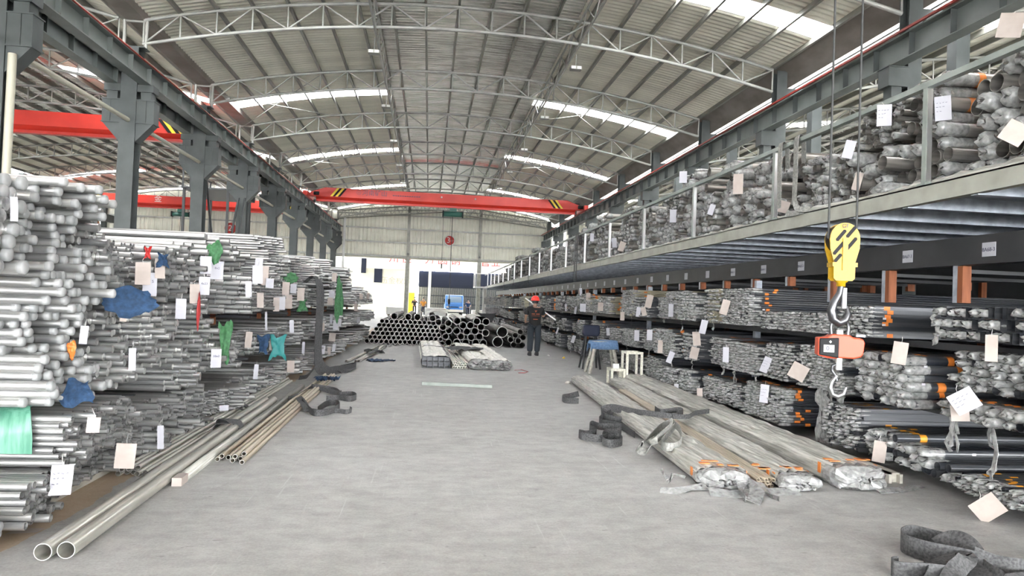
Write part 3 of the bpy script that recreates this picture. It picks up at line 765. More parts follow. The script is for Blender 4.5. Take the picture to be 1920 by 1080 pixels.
hand = [  # tier, xf, y0, y1, z0, z1, r, shape, mat, tape, text
    (3, 4.72, 4.55, 6.06, 1.38, 1.72, .036, 'rect', 'dark_tube', 'tape', 'three rows of rectangular tubes in film, top tier nearest the picture edge'),
    (3, 4.66, 7.02, 7.55, 1.34, 1.66, .020, 'square', 'dark_tube', 'tape', 'small square tube bundle on the top tier behind the hook'),
    (3, 4.62, 7.72, 8.75, 1.34, 1.58, .017, 'round', 'dark_tube', 'tape', 'wide bundle of slim tubes on the top tier before the hook scale'),
    (3, 4.64, 8.80, 9.45, 1.34, 1.60, .019, 'square', 'dark_tube', None, 'square tube bundle on the top tier with blue-tinged film'),
    (3, 4.62, 9.70, 10.75, 1.36, 1.90, .018, 'round', 'dark_tube', 'tape', 'heaped slim tube bundle on the top tier with orange taped flank'),
    (2, 4.92, 4.5, 6.10, .92, 1.30, .040, 'round', 'dark_tube', 'tape_yellow', 'thick tube bundle with yellow tape under the rectangular tubes'),
    (2, 4.62, 4.5, 5.92, .70, .90, .042, 'round', 'dark_tube', 'tape', 'low row of thick film-capped tubes with a slanting tag'),
    (2, 4.58, 6.22, 7.10, .70, 1.26, .046, 'round', 'dark_tube', 'tape', 'crumpled film bundle of thick tubes on the middle tier past the edge'),
    (2, 4.64, 7.42, 8.40, .68, 1.20, .019, 'round', 'dark_tube', 'tape', 'slim tube bundle on the middle tier right below the hook scale'),
    (2, 4.66, 8.62, 9.35, .68, 1.18, .021, 'square', 'dark_tube', 'tape', 'square tube bundle on the middle tier with orange patches'),
    (2, 4.60, 9.42, 10.6, .68, 1.12, .020, 'round', 'dark_tube', 'tape', 'tagged slim tube bundle on the middle tier past the square tubes'),
    (1, 4.56, 4.5, 5.62, .12, .26, .020, 'round', 'dark_tube', 'tape_yellow', 'lowest thin tube bundle with yellow tape at the picture corner'),
    (1, 4.66, 5.72, 7.0, .12, .46, .040, 'round', 'dark_tube', 'tape_yellow', 'stepped bundle of thick open tubes on the floor tier'),
    (1, 4.60, 7.10, 7.70, .12, .58, .020, 'square', 'dark_tube', 'tape_yellow', 'square tube bundle with long yellow tape on the floor tier'),
    (1, 4.58, 8.62, 9.75, .12, .60, .020, 'round', 'dark_tube', 'tape', 'tall slim tube bundle with scattered orange tape on the floor tier'),
    (1, 4.62, 10.0, 11.4, .12, .48, .020, 'round', 'dark_tube', 'tape', 'film tangled tube bundle on the floor tier beside the timber frame stool'),
]
ends = {3: 10.9, 2: 10.75, 1: 11.55}
for (tier, xf, y0, y1, z0, z1, r, sh, mk, tp, lb) in hand:
    top = None
    if 'stepped' in lb: top = lambda y: .24+.20*(y-5.72)
    bundle(xf, y0, y1, z0, z1, r, sh, mk, lb, True, tp, top=top)
for p, n, ln, wd in [((4.66, 6.05, 1.66), 2, .34, .05), ((4.66, 5.9, .86), 3, .45, .05), ((4.66, 5.35, .74), 2, .5, .06), ((4.66, 7.85, .70), 5, .62, .10), ((4.66, 7.6, .66), 3, .5, .08), ((4.66, 10.4, .66), 2, .3, .04), ((4.66, 9.6, .66), 2, .3, .04)]:
    streamer(p, n, ln, wd, 'torn clear film strip dangling from a tube rack tier')
tname = {1: 'floor', 2: 'middle', 3: 'top'}
cnt = {1: 0, 2: 0, 3: 0}
for tier, (za, zb) in {1: (.12, .60), 2: (.68, 1.20), 3: (1.36, 1.98)}.items():
    y = ends[tier]
    while y < 57:
        wd = U(.5, 1.0)*(1 if y < 30 else 1.5)
        for py_ in POSTY:
            if y < py_+.06 and y+wd > py_-.06:
                if py_-.06-y > .35: wd = py_-.06-y
                else: y = py_+.06
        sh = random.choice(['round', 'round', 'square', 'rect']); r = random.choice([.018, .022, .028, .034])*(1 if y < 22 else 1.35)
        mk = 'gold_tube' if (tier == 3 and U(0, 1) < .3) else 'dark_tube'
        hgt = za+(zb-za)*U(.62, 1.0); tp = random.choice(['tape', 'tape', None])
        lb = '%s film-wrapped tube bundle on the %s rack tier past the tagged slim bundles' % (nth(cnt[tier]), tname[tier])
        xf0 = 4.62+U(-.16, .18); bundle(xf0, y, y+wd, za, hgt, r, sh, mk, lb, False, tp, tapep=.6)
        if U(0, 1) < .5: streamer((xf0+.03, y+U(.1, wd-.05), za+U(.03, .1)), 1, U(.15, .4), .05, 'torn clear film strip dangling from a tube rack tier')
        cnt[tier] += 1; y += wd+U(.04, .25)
# floor rail in front of the rack
k = MB(); k.box(4.36, 4.39, 6.25, 13.0, 0, .10); k.box(4.47, 4.50, 6.25, 13.0, 0, .10); k.box(4.36, 4.50, 6.25, 13.0, .085, .10)
for y in np.arange(6.3, 13, 1.1): k.box(4.39, 4.47, y, y+.06, 0, .085)
o = k.build('floor_rail', M['timber']); T(o, 'long hollow floor rail between the rack and the wrapped bundles', 'floor rail')

# ================================================================== MEZZANINE: big film-sleeved pipes
MP = []; NST = [0]
MNAME = ['tall mezzanine stack at the picture edge', 'mezzanine stack right after the white-lit post', 'mezzanine stack right before the white-lit post', 'low mezzanine stack behind the hoist ropes', 'slim-pipe mezzanine stack behind the hoist ropes', 'slim-pipe mezzanine stack by the pale sling', 'set-back mezzanine stack at the pale sling', 'mezzanine stack past the second post', 'set-back top mezzanine stack past the second post']
def mstack(y0, y1, z1, r, dx=0., jx=.05, z0=2.845, top=None):
    for (y, z, kk, jj) in pack(y0, y1, z0, z1, r, .15, top): MP.append((XM+.30+dx+random.gauss(0, jx), y, z, r, NST[0], kk, jj))
    NST[0] += 1
mstack(4.35, 5.28, 4.50, .105, .0, .06); mstack(5.32, 6.05, 3.96, .082, .02, .07, top=lambda y: 3.96-.25*(y-5.3))
mstack(6.25, 6.95, 3.95, .070, .05, .05); mstack(6.97, 7.70, 3.45, .080, .0, .06); mstack(6.97, 7.70, 3.92, .036, .0, .05, z0=3.46)
mstack(7.74, 8.85, 3.55, .045, .02, .06, top=lambda y: 3.58-.25*(y-7.7)); mstack(8.9, 9.6, 3.72, .055, .35, .04); mstack(9.65, 10.9, 3.55, .068, .0, .07)
mstack(9.65, 11.0, 4.05, .10, .35, .05, z0=3.56)
y = 11.1
while y < 56:
    wd = U(.6, 1.2)*(1 if y < 25 else 1.5); r = random.choice([.04, .055, .07, .085])*(1 if y < 22 else 1.25); tp = U(3.6, 4.3) if y < 40 else U(3.4, 3.9)
    mstack(y, y+wd, tp, r, U(-.05, .25), U(.02, .08)); y += wd+U(.03, .2)
MP.sort(key=lambda p: -p[3]/math.hypot(p[0], p[1]))
def ml(st, kk, jj):
    nm = MNAME[st] if st < 9 else '%s mezzanine stack past the second post' % nth(st-9)
    return 'film-sleeved pipe, %s along, %s layer, %s' % (nth(jj), nth(kk), nm), 'pipes of the '+nm
for i, (x, y, z, r, st, kk, jj) in enumerate(MP[:280]):
    o = link('sleeved_pipe', pipe_mesh(r, 4.75, 'mezz_tube', 14, .07), None, (x, y, z), (0, 0, math.pi)); l, g = ml(st, kk, jj); T(o, l, 'pipe', g)
    if U(0, 1) < .62: link('film_sleeve', film_mesh(r, random.randrange(6)), o, (0, 0, 0), (U(0, 6), 0, 0))
    if U(0, 1) < .22:
        key = ('tb', round(r, 4))
        if key not in _PM: _PM[key] = MB().path([(-.34, 0, 0), (-.27, 0, 0)], r*1.03, 14, False).mesh('tape_band', M['tape'])
        link('tape_band', _PM[key], o, (U(-.15, .1), 0, 0))
P = np.array([q[:4] for q in MP[280:]]); v, f, s_ = many(*tube_template(8, .08, .4, 4.75), P, -1.)
mass = o = link('sleeved_pipe_mass', fast_mesh('sleeved_pipe_mass', v, f, M['mezz_tube'], s_)); T(o, 'countless further film-sleeved pipes stacked along the mezzanine', 'pipes', kind='stuff')
sel = P[RNG.random(len(P)) < .6]; cv, cq = crown_arrays(len(sel), 1., 8)
for i, p in enumerate(sel): cv[i] = cv[i]*np.array([-.45, -p[3], p[3]])*np.array([p[3]/.06, 1, 1])*np.array([.3, 1, 1])+p[:3]
fq = (cq[None]+(np.arange(len(sel))*cv.shape[1])[:, None, None]).reshape(-1, 4)
o = link('film_sleeves', fast_mesh('film_sleeves', cv.reshape(-1, 3), fq, M['film']), mass); o['kind'] = 'stuff'
k = MB()
sel = P[RNG.random(len(P)) < .16]
for p in sel:
    x = p[0]+U(.2, .5); k.path([(x, p[1], p[2]), (x+.07, p[1], p[2])], p[3]*1.03, 8, False)
o = k.build('tape_bands', M['tape'], mass); o['kind'] = 'stuff'
# film roll lying along the deck edge
pts = [(XM+.13+U(-.02, .02), y, 2.855+U(-.008, .012)) for y in np.arange(4.2, 40, .12)]
o = MB().path(pts, .04, 7, True, [U(.028, .05) for _ in pts]).build('film_roll', M['wrap_grey']); T(o, 'crumpled film roll lying along the mezzanine edge', 'film roll')

# ================================================================== TAGS
TAGM = {}
def surfaces(todo):
    """for (px, py, plane x): the first surface the line of sight meets, if it lies near that plane"""
    bpy.context.view_layer.update(); dg = bpy.context.evaluated_depsgraph_get(); out = []
    for px, py, x, w_, h_ in todo:
        p = at(px, py, x=x); L = (p-CAMP).length; best = None
        for ox, oy in ((0, 0), (-.5, -.5), (.5, -.5), (-.5, .5), (.5, .5), (0, -.5), (0, .5), (-.5, 0), (.5, 0)):
            d = (at(px+ox*w_, py+oy*h_, x=x)-CAMP).normalized(); hit, loc, *_ = SC.ray_cast(dg, CAMP, d)
            D = (loc-CAMP).dot(_f) if hit else 1e9
            D0 = (p-CAMP).dot(_f)
            if .72*D0 < D < 1.22*D0: best = min(best or 1e9, D)
        d = p-CAMP
        out.append(CAMP+d*((best-.03)/d.dot(_f)) if best else p)
    return out
def tag(px, py, w_px, h_px, x=None, white=False, txt=None, tilt=0., label='', curl=False, y=None):
    p = x
    dep = (p-CAMP).dot(_f); w_, h_ = w_px/FPX*dep, h_px/FPX*dep
    left = p.x < 0; tc_ = (CAMP-p); tc_.z = 0; tc_.normalize(); a = math.atan2(tc_.y, tc_.x)+U(-.12, .12)
    o = empty('hang_tag', p, (0, 0, a))              # local +X faces the aisle
    k = MB(); n = 5; c, s = math.cos(tilt), math.sin(tilt)
    for sgn in (0,):
        vs = []
        for i in range(n+1):
            zz = h_/2-h_*i/n; bx = (.02*math.sin(i/n*2.6) if curl else .004*math.sin(i*.9))
            for q in (-w_/2, w_/2):
                for th in (.0012, -.0012): vs.append((bx+th, q*c-zz*s, q*s+zz*c))
        fs = []
        for i in range(n):
            A = i*4; B = A+4; fs += [(A, B, B+2, A+2), (A+1, A+3, B+3, B+1), (A, A+1, B+1, B), (A+2, B+2, B+3, A+3)]
        fs += [(0, 2, 3, 1), (n*4, n*4+1, n*4+3, n*4+2)]
        k.add(vs, fs)
    k.build('card', M['tagw' if white else 'tag'], o)
    top = (-h_/2*s*1.0, h_/2*c)
    MB().path([(.002, top[0], top[1]-.012), (-.03, top[0]+U(-.01, .01), top[1]+.02), (-.10, top[0]+U(-.015, .015), top[1]+.045)], .0022, 5).build('string', M['string'], o)
    if txt == '~':
        for zz_, n_ in ((.22, 4), (.06, 3), (-.12, 2)):
            for i_ in range(n_):
                yy_ = (-.34+i_*.19+U(-.02, .02))*w_; cy, cz = yy_*c-zz_*h_*s, yy_*s+zz_*h_*c
                e_ = U(.04, .07)*w_; MB().bar((.007, cy-e_*c, cz-e_*s), (.007, cy+e_*c, cz+e_*s+U(-.004, .006)), .002, .0035).build('pen_stroke', M['ink'], o)
        txt = None
    if txt:
        xa = Vector((-math.sin(a), math.cos(a), 0)); nn = Vector((math.cos(a), math.sin(a), 0)); zz = Vector((0, 0, 1))
        xd = xa*c+zz*s; up = -xa*s+zz*c
        text(txt, h_*.17, p+nn*.009+up*(h_*.12), xd, up, M['ink'], o, 'handwriting')
    T(o, label, 'tag'); return o
LT = [  # px, py, w, h, white, text, label
    (268, 513, 26, 42, 0, None, 'wide cream tag above the blue cloth on the second rack bay'), (281, 533, 24, 44, 1, '12 5', 'white tag marked 12 5 half behind a wide cream tag'),
    (300, 503, 17, 38, 0, None, 'narrow cream tag with blue ribbon beside the tag marked 12 5'), (234, 580, 11, 46, 0, None, 'slim curled tag hanging over the blue cloth'),
    (339, 579, 18, 38, 1, None, 'curled white tag on the second rack bay beneath the cream tags'), (386, 497, 20, 33, 1, None, 'blank white tag high on the third rack bay'),
    (407, 507, 22, 34, 1, '8x2', 'white tag marked 8x2 high on the third rack bay'), (383, 536, 19, 34, 1, '4x23', 'white tag marked 4x23 under two white tags'),
    (365, 551, 17, 36, 0, None, 'dusty beige tag above the red ribbon'), (405, 672, 18, 35, 1, '10x2', 'white tag marked 10x2 beside green film'),
    (157, 628, 13, 34, 1, None, 'small slanted white tag on the capped stack'), (248, 674, 12, 42, 1, None, 'white tag with red foot band on the second rack bay'),
    (175, 797, 22, 29, 0, None, 'small cream tag on the low stack right of the green wrap'), (115, 900, 36, 57, 1, '~', 'large white tag on the lowest pipes nearest the camera'),
    (235, 855, 34, 47, 0, None, 'large cream tag hanging beside the floor pipes'), (301, 820, 11, 44, 1, None, 'slim white tag at the foot of the second rack bay'),
    (420, 765, 16, 10, 1, None, 'small white tag lying low near the floor pipes'), (466, 637, 12, 30, 0, None, 'pale tag low on the fourth rack bay'),
    (485, 497, 14, 24, 1, None, 'topmost white tag of the pair on the fourth rack bay'), (483, 515, 18, 34, 1, None, 'larger white tag below the topmost white pair'),
    (466, 542, 11, 30, 1, None, 'narrow white tag left of the white pair'), (488, 563, 12, 28, 0, None, 'cream tag below the white pair'),
    (497, 517, 12, 36, 0, None, 'beige tag behind the larger white tag'), (506, 531, 14, 18, 1, None, 'tilted white tag right of the white pair'),
    (536, 541, 13, 24, 0, None, 'cream tag under the green strap'), (550, 541, 11, 18, 1, None, 'white tag right of the tag under the green strap'),
    (564, 552, 13, 24, 0, None, 'pale tag left of the hanging black sling'), (518, 571, 11, 26, 0, None, 'cream tag low left of the black sling'),
    (529, 569, 11, 24, 1, None, 'lilac white tag in the cluster left of the black sling'), (541, 566, 13, 26, 0, None, 'beige tag in the cluster left of the black sling'),
    (499, 602, 4, 34, 1, None, 'very slim white tag on the fourth rack bay'), (547, 612, 8, 24, 1, None, 'curved white tag low left of the black sling'),
    (512, 645, 13, 22, 0, None, 'beige tag over the teal strap'), (545, 687, 13, 22, 0, None, 'cream tag lowest beside the black sling'), (480, 697, 8, 28, 1, None, 'curled white tag just over the floor pipes'),
    (569, 652, 5, 22, 1, None, 'narrow white tag left of the black sling foot'), (604, 613, 9, 16, 0, None, 'cream tag right of the black sling'), (629, 610, 9, 16, 1, None, 'white tag further right of the black sling'),
    (623, 632, 12, 16, 0, None, 'tilted cream tag low right of the black sling'), (606, 656, 6, 16, 1, None, 'white tag at the sling foot'), (617, 658, 6, 14, 0, None, 'small beige tag near the sling foot'), (626, 652, 6, 14, 1, None, 'small white tag near the sling foot'),
    (627, 520, 8, 16, 0, None, 'dim beige tag high on the sixth rack bay'), (622, 552, 10, 14, 1, None, 'white tag in the middle of the sixth rack bay'), (619, 565, 10, 14, 0, None, 'cream tag under the white one on the sixth rack bay'),
    (631, 564, 12, 16, 0, None, 'broad beige tag beside the green strap of the sixth rack bay'), (621, 598, 5, 16, 1, None, 'slim white tag on the sixth rack bay'), (637, 605, 5, 14, 1, None, 'tiny white tag on the sixth rack bay'),
    (667, 576, 6, 14, 0, None, 'cream tag on the deepest rack bay'), (672, 600, 5, 12, 1, None, 'white tag on the deepest rack bay'), (677, 556, 6, 11, 0, None, 'beige tag high on the deepest rack bay'), (690, 555, 5, 11, 0, None, 'small cream tag high on the deepest rack bay')]
RT = [(1658, 216, 25, 40, 1, 0, 5.0, 'white tag high on the mezzanine before the white-lit post', '~'), (1768, 203, 27, 46, 1, .06, 5.0, 'white written tag on the mezzanine right past the white-lit post', '~'), (1592, 280, 18, 34, 1, -.25, 4.95, 'tilted white tag on the mezzanine behind the hoist ropes', None),
      (1895, 47, 40, 46, 0, -.2, 4.88, 'top cream tag at the upper picture corner', None), (1903, 249, 40, 40, 0, -.6, 4.88, 'slanting cream tag on the mezzanine at the picture edge', None), (1608, 340, 14, 34, 0, -.25, 4.95, 'cream tag low on the mezzanine between the ropes', None),
      (1470, 388, 18, 22, 0, -.3, 4.95, 'beige tag behind the pale sling on the mezzanine', None), (1384, 345, 18, 38, 0, 0, 4.95, 'beige tag on the mezzanine past the second post', None), (1334, 393, 10, 20, 1, -.3, 4.95, 'small white tag low on the mezzanine past the second post', None), (1281, 332, 14, 22, 1, 0, 4.95, 'pale tag high on the mezzanine by the third post', None),
      (1262, 405, 12, 24, 1, 0, 4.95, 'white tag on the mezzanine past the third post', None), (1166, 462, 11, 18, 0, -.3, 4.95, 'beige tag low on the mezzanine past the fourth post', None), (1152, 455, 9, 18, 1, .1, 4.95, 'white tag low on the mezzanine past the fourth post', None), (1110, 445, 7, 15, 1, 0, 4.95, 'small white tag on the mezzanine past the fifth post', None),
      (1859, 653, 20, 50, 0, 0, 4.5, 'long cream tag under the rectangular tubes', None), (1687, 662, 25, 42, 0, -.12, 4.36, 'cream tag on the crumpled thick tubes', None), (1808, 752, 44, 40, 1, .6, 4.44, 'slanting white tag with writing on the low thick tubes', '~'), (1800, 775, 30, 30, 0, .1, 4.52, 'cream tag half under the slanting white tag', None),
      (1852, 953, 50, 40, 0, .75, 4.36, 'tilted cream tag lying over the lowest tube bundle', None), (1649, 847, 22, 40, 0, -.1, 4.38, 'cream tag on the floor tier beside the yellow tape', None), (1497, 697, 30, 30, 0, -.45, 4.38, 'tilted cream tag with green ribbon below the hook scale', None), (1436, 684, 14, 30, 1, -.35, 4.4, 'slanted white tag on the middle tier', '~'),
      (1433, 738, 15, 34, 1, -.08, 4.4, 'white printed tag on the tall floor bundle', '~'), (1361, 665, 11, 28, 1, 0, 4.4, 'slim white tag on the middle tier left of the slanted one', None), (1359, 576, 14, 28, 0, -.25, 4.4, 'curved cream tag on the heaped top tier bundle', None), (1306, 635, 14, 26, 0, .1, 4.4, 'beige tag on the middle tier under the top tier gap', None), (1319, 613, 12, 26, 1, -.2, 4.4, 'pale tag dangling across the top tier gap', None),
      (1302, 662, 15, 22, 0, -.2, 4.4, 'beige tag below another beige tag on the middle tier', None), (1258, 582, 9, 24, 1, 0, 4.4, 'white tag on the top tier over the gap', None), (1217, 565, 12, 24, 0, -.2, 4.4, 'beige tag on the top tier left of the white one', None), (1197, 585, 8, 18, 1, -.1, 4.4, 'white tag hanging from the top tier bottom', None), (1207, 584, 9, 16, 0, .25, 4.4, 'grey tag beside the white one under the top tier', None),
      (1167, 593, 8, 16, 0, 0, 4.4, 'beige tag under the top tier near the cloth', None), (1194, 629, 9, 20, 1, 0, 4.4, 'white tag on the middle tier above the timber stool', None), (1218, 628, 10, 20, 1, 0, 4.4, 'white tag right of the one above the timber stool', None), (1238, 650, 9, 24, 0, 0, 4.4, 'beige tag on the middle tier right of the stool', None), (1257, 670, 10, 22, 1, -.35, 4.4, 'tilted white tag right of the stool', None),
      (1268, 731, 8, 22, 1, 0, 4.4, 'white tag low on the floor tier', None), (1312, 741, 10, 26, 0, .05, 4.4, 'cream tag lowest on the floor tier', None), (1093, 577, 11, 15, 1, 0, 4.4, 'square white tag on the top tier past the worker', None), (1089, 547, 5, 14, 1, .1, 4.4, 'slim white tag under the deck past the worker', None), (1103, 556, 8, 14, 0, 0, 4.4, 'beige tag under the deck past the worker', None), (1126, 575, 10, 16, 0, 0, 4.4, 'faded beige tag on the top tier past the worker', None), (1061, 577, 4, 13, 1, .1, 4.4, 'small white tag beside the white pole', None), (1079, 582, 4, 13, 1, -.1, 4.4, 'small white tag just past the white pole', None), (1075, 636, 6, 14, 1, -.3, 4.4, 'white tag low on the floor tier past the worker', None), (1140, 622, 6, 14, 1, .1, 4.4, 'white tag right above the blue cloth', None), (1045, 620, 3, 12, 1, -.3, 4.4, 'tiny white tag beside the worker', None)]
LS = surfaces([(q[0], q[1], XF+.30, q[2], q[3]) for q in LT]+[(26, 392, XF+.3, 12, 46)]+[(q[0], q[1], q[6]+.1, q[2], q[3]) for q in RT])
for (px, py, wd, hh, wh, tx, lb), sp in zip(LT, LS):
    tag(px, py, wd, hh, sp, bool(wh), tx, U(-.08, .08) if tx is None or 'large' in lb else 0, lb, curl='curl' in lb)
tg = tag(26, 392, 12, 46, LS[len(LT)], True, None, .05, 'curled white tag on the stack cropped by the picture edge', True)
for (px, py, wd, hh, wh, ti, xx, lb, tx), sp in zip(RT, LS[len(LT)+1:]): tag(px, py, wd, hh, sp, bool(wh), tx, ti, lb, curl='curved' in lb)

# ================================================================== CRANES
def crane(y, x0, x1, label, text_on=False, hoist_x=None, hook_z=None, zb=7.605, group=None):
    t = empty('overhead_crane', (0, y, 0)); T(t, label, 'crane', group)
    cx = x0+.14, x1-.14; lw_ = x0+.5, x1-.5
    g = MB(); zt = zb+.86
    out = [(cx[0], zb+.28), (cx[0], zb+.52), (cx[0]+.95, zt), (cx[1]-.95, zt), (cx[1], zb+.52), (cx[1], zb+.28)]
    g.prism(out, 'y', -.24, .24); gd = g.build('girder', M['red'], t)
    k = MB(); n = len(out)                                     # tapering lower web and running flange
    k.add([(lw_[0], -.24, zb+.28), (lw_[1], -.24, zb+.28), (lw_[1], -.05, zb+.12), (lw_[0], -.05, zb+.12)], [(0, 1, 2, 3)])
    k.add([(lw_[0], .24, zb+.28), (lw_[1], .24, zb+.28), (lw_[1], .05, zb+.12), (lw_[0], .05, zb+.12)], [(3, 2, 1, 0)])
    k.box(lw_[0], lw_[1], -.02, .02, zb, zb+.14); k.build('lower_web', M['red'], gd)
    MB().box(lw_[0], lw_[1], -.15, .15, zb-.02, zb+.0).build('running_flange', M['red'], gd)
    for s, x in ((-1, x0), (1, x1)):
        e = MB(); e.box(x-.13, x+.13, -1.25, 1.25, zb+.16, zb+.46); ec = e.build('end_carriage', M['red'], t)
        for yy in (-1.0, 1.0): MB().lathe([(.001, -.05), (.13, -.05), (.13, .05), (.001, .05)], 16, (x, yy, zb+.21), 'x').build('wheel', M['darksteel'], ec)
        MB().lathe([(.001, 0), (.11, 0), (.11, .32), (.001, .32)], 12, (x-s*.45, -.75, zb+.38), 'x').build('drive_motor', M['black'], ec)
    yf = -.243
    for s, x in ((1, cx[0]+1.55), (-1, cx[1]-1.55)):          # hazard stripes
        for q, mk in enumerate(('yellowp', 'black', 'yellowp', 'black') if s > 0 else ('black', 'yellowp', 'black', 'yellowp')):
            xa = x+q*.16*1.0-.3
            MB().prism([(xa, zb+.30), (xa+.15, zb+.30), (xa+.15+s*.42, zt-.02), (xa+s*.42, zt-.02)], 'y', yf-.004, yf).build('hazard_stripe', M[mk], gd)
    if text_on:
        text('\u2295', .20, (cx[0]+3.05, y+yf-.002, zb+.62), (1, 0, 0), (0, 0, 1), M['ink'], gd)
        text('\u6cb3\u5357\u77ff\u5c71', .40, (cx[0]+4.05, y+yf-.002, zb+.62), (1, 0, 0), (0, 0, 1), M['ink'], gd)
        for i_ in range(12): MB().box(cx[0]+5.2+i_*.15, cx[0]+5.31+i_*.15, yf-.003, yf, zb+.53, zb+.585).build('small_print', M['ink'], gd)
        for x in (0.55, 2.75): MB().lathe([(.001, -.012), (.05, -.01), (.06, .0)], 10, (x, yf-.001, zb+.62), 'y').build('lamp', M['white'], gd)
    if hoist_x is not None:
        h = empty('wire_hoist', (hoist_x, y, 0)); T(h, 'dark green wire rope hoist under ' + label.split(' spanning')[0], 'hoist')
        MB().box(-.22, .22, -.2, .2, zb-.28, zb-.03).build('trolley', M['hgreen'], h)
        k = MB().lathe([(.001, -.62), (.17, -.62), (.17, .62), (.001, .62)], 14, (0, 0, zb-.42), 'x'); k.build('drum', M['hgreen'], h)
        for x in (-.66, .62): MB().box(x-.03, x+.05, -.19, .19, zb-.62, zb-.22).build('drum_flange', M['black'], h)
        if hook_z:
            MB().path([(-.03, 0, zb-.5), (-.03, 0, hook_z+.55)], .022, 6).build('rope', M['rope'], h)
            MB().box(-.10, .04, -.07, .07, hook_z+.25, hook_z+.58).build('hook_block', M['black'], h)
            MB().path([(-.03, 0, hook_z+.3), (-.03, 0, hook_z+.1), (.07, 0, hook_z), (.0, 0, hook_z-.1), (-.12, 0, hook_z-.02)], .03, 8).build('hook', M['darksteel'], h)
            MB().path([(-.62, 0, zb-.5), (-.62, .0, 3.9)], .012, 5).build('pendant_cable', M['black'], h)
            MB().box(-.66, -.58, -.05, .05, 3.6, 3.9).build('pendant', M['black'], h)
    return t
crane(46.6, -7.93, 9.95, 'long red box girder crane spanning the far aisle', True, 1.34, 1.05)
crane(30.4, -26.45, -8.80, 'red girder crane spanning the neighbouring hall behind the second slate column')
crane(55.4, -26.45, -8.80, 'red girder crane with white emblem spanning the far neighbouring hall', False, -18.6, 4.6)
text('\u91d1', .55, (-20.2, 55.4-.25, 8.2), (1, 0, 0), (0, 0, 1), M['white'], bpy.data.objects['overhead_crane.002'])
crane(5.5, -7.93, 9.95, 'red girder crane overhead spanning the near aisle')
# V bracing between two left columns
t = empty('column_brace', (XL, 0, 0)); T(t, 'dark V-shaped bracing between the third and fourth slate columns', 'brace', kind='structure')
for dx in (-.14, .14):
    for ya, za in ((26.8, 5.9), (32.36, 5.7)):
        MB().bar((dx, ya, za), (dx, 29.58+(-.12 if ya < 29 else .12), .2), .07, .07).build('brace_leg', M['stair'], t)
for f in (.35, .62):
    for ya, za in ((26.8, 5.9), (32.36, 5.7)):
        yy = ya+(29.58-ya)*(1-f); zz = .2+(za-.2)*f; MB().box(-.14, .14, yy-.03, yy+.03, zz-.03, zz+.03).build('batten', M['stair'], t)
t = empty('crane_ladder', (-9.35, 36.0, 0)); T(t, 'black access ladder beside the fifth slate column', 'ladder', kind='structure')
for y in (-.25, .25): MB().box(-.03, .03, y-.03, y+.03, 0, 7.1).build('stile', M['stair'], t)
for z in np.arange(.4, 7, .45): MB().box(-.02, .02, -.25, .25, z-.015, z+.015).build('rung', M['stair'], t)
o = MB().box(-11.2, -9.0, 33.2, 37.4, 6.12, 6.2); o.box(-11.2, -11.14, 33.2, 37.4, 7.0, 7.06); o.box(-9.04, -9.0, 33.2, 37.4, 6.2, 6.6)
for y in np.arange(33.3, 37.5, 1.0): o.box(-11.2, -11.14, y-.03, y+.03, 6.2, 7.0)
for x in (-11.1, -9.2):
    for y in (33.3, 37.2): o.box(x-.05, x+.05, y-.05, y+.05, 0, 6.12)
o = o.build('access_platform', M['stair']); T(o, 'black crane access platform with railing behind the slate columns', 'platform')

# roof lamps
for j, gx in enumerate((-1.92, 4.20)):
    for i, y in enumerate((21.4, 27.4, 33.4, 39.4, 45.4, 51.4)):
        zg = arch(gx, 9.40); t = empty('flood_lamp', (gx, y, zg)); T(t, '%s small flood lamp hung from the lattice girder nearer the %s' % (ORD[i], ['crane columns', 'mezzanine'][j]), 'lamp', 'flood lamps along the roof girders')
        MB().path([(0, 0, 0), (0, 0, -.38)], .014, 6).build('rod', M['truss'], t)
        MB().box(-.17, .17, -.12, .12, -.48, -.38).build('housing', M['purlin'], t)
        for s in (-.085, .085): MB().box(s-.06, s+.06, -.125, -.12, -.47, -.39).build('lens', M['white'], t)

# ================================================================== HANGING HOOK AND SCALE
HX, HY = 3.365, 5.5
t = empty('hook_block', (HX, HY, 0), (0, 0, math.radians(-10))); T(t, 'yellow hoist hook block with slanting black slots, hanging on two ropes', 'hook block')
def shield(w, top, zc, zl, wl):
    P = []
    for i in range(13):
        a = math.pi*i/12; P.append((w*math.cos(a), zc+top*math.sin(a)))
    return P+[(-w*.96, zc-.08), (-wl, zc-.19), (-wl, zl+.02), (-wl+.02, zl), (wl-.02, zl), (wl, zl+.02), (wl, zc-.19), (w*.96, zc-.08)]
for s in (-1, 1):
    MB().prism(shield(.120, .135, 2.185, 1.845, .085), 'y', s*.055-.008, s*.055+.008).build('cheek_plate', M['yellow'], t)
MB().lathe([(.001, -.045), (.122, -.045), (.095, -.01), (.095, .01), (.122, .045), (.001, .045)], 28, (0, 0, 2.19), 'y').build('sheave', M['darksteel'], t)
for (x, z, ln) in ((-.035, 2.215, .10), (.045, 2.245, .10), (-.05, 2.11, .12), (.05, 2.15, .11), (-.055, 2.03, .07)):
    c, s = math.cos(.9), math.sin(.9); q = []
    for (a, bq) in ((-ln/2, -.014), (ln/2, -.014), (ln/2+.01, 0), (ln/2, .014), (-ln/2, .014), (-ln/2-.01, 0)): q.append((x+a*c-bq*s, z+a*s+bq*c))
    MB().prism(q, 'y', -.066, -.0625).build('slot', M['black'], t)  # raised black plates stand in for the dark inside open slots
MB().box(-.02, .02, -.074, -.063, 1.93, 2.19).build('rib', M['yellow'], t)
k = text('GF', .05, (HX-.02, HY-.075, 2.29), (1, 0, 0), (0, 0, 1), M['ink'], t)
MB().box(-.095, .105, -.062, .062, 1.96, 1.995).build('crosshead', M['yellow'], t)
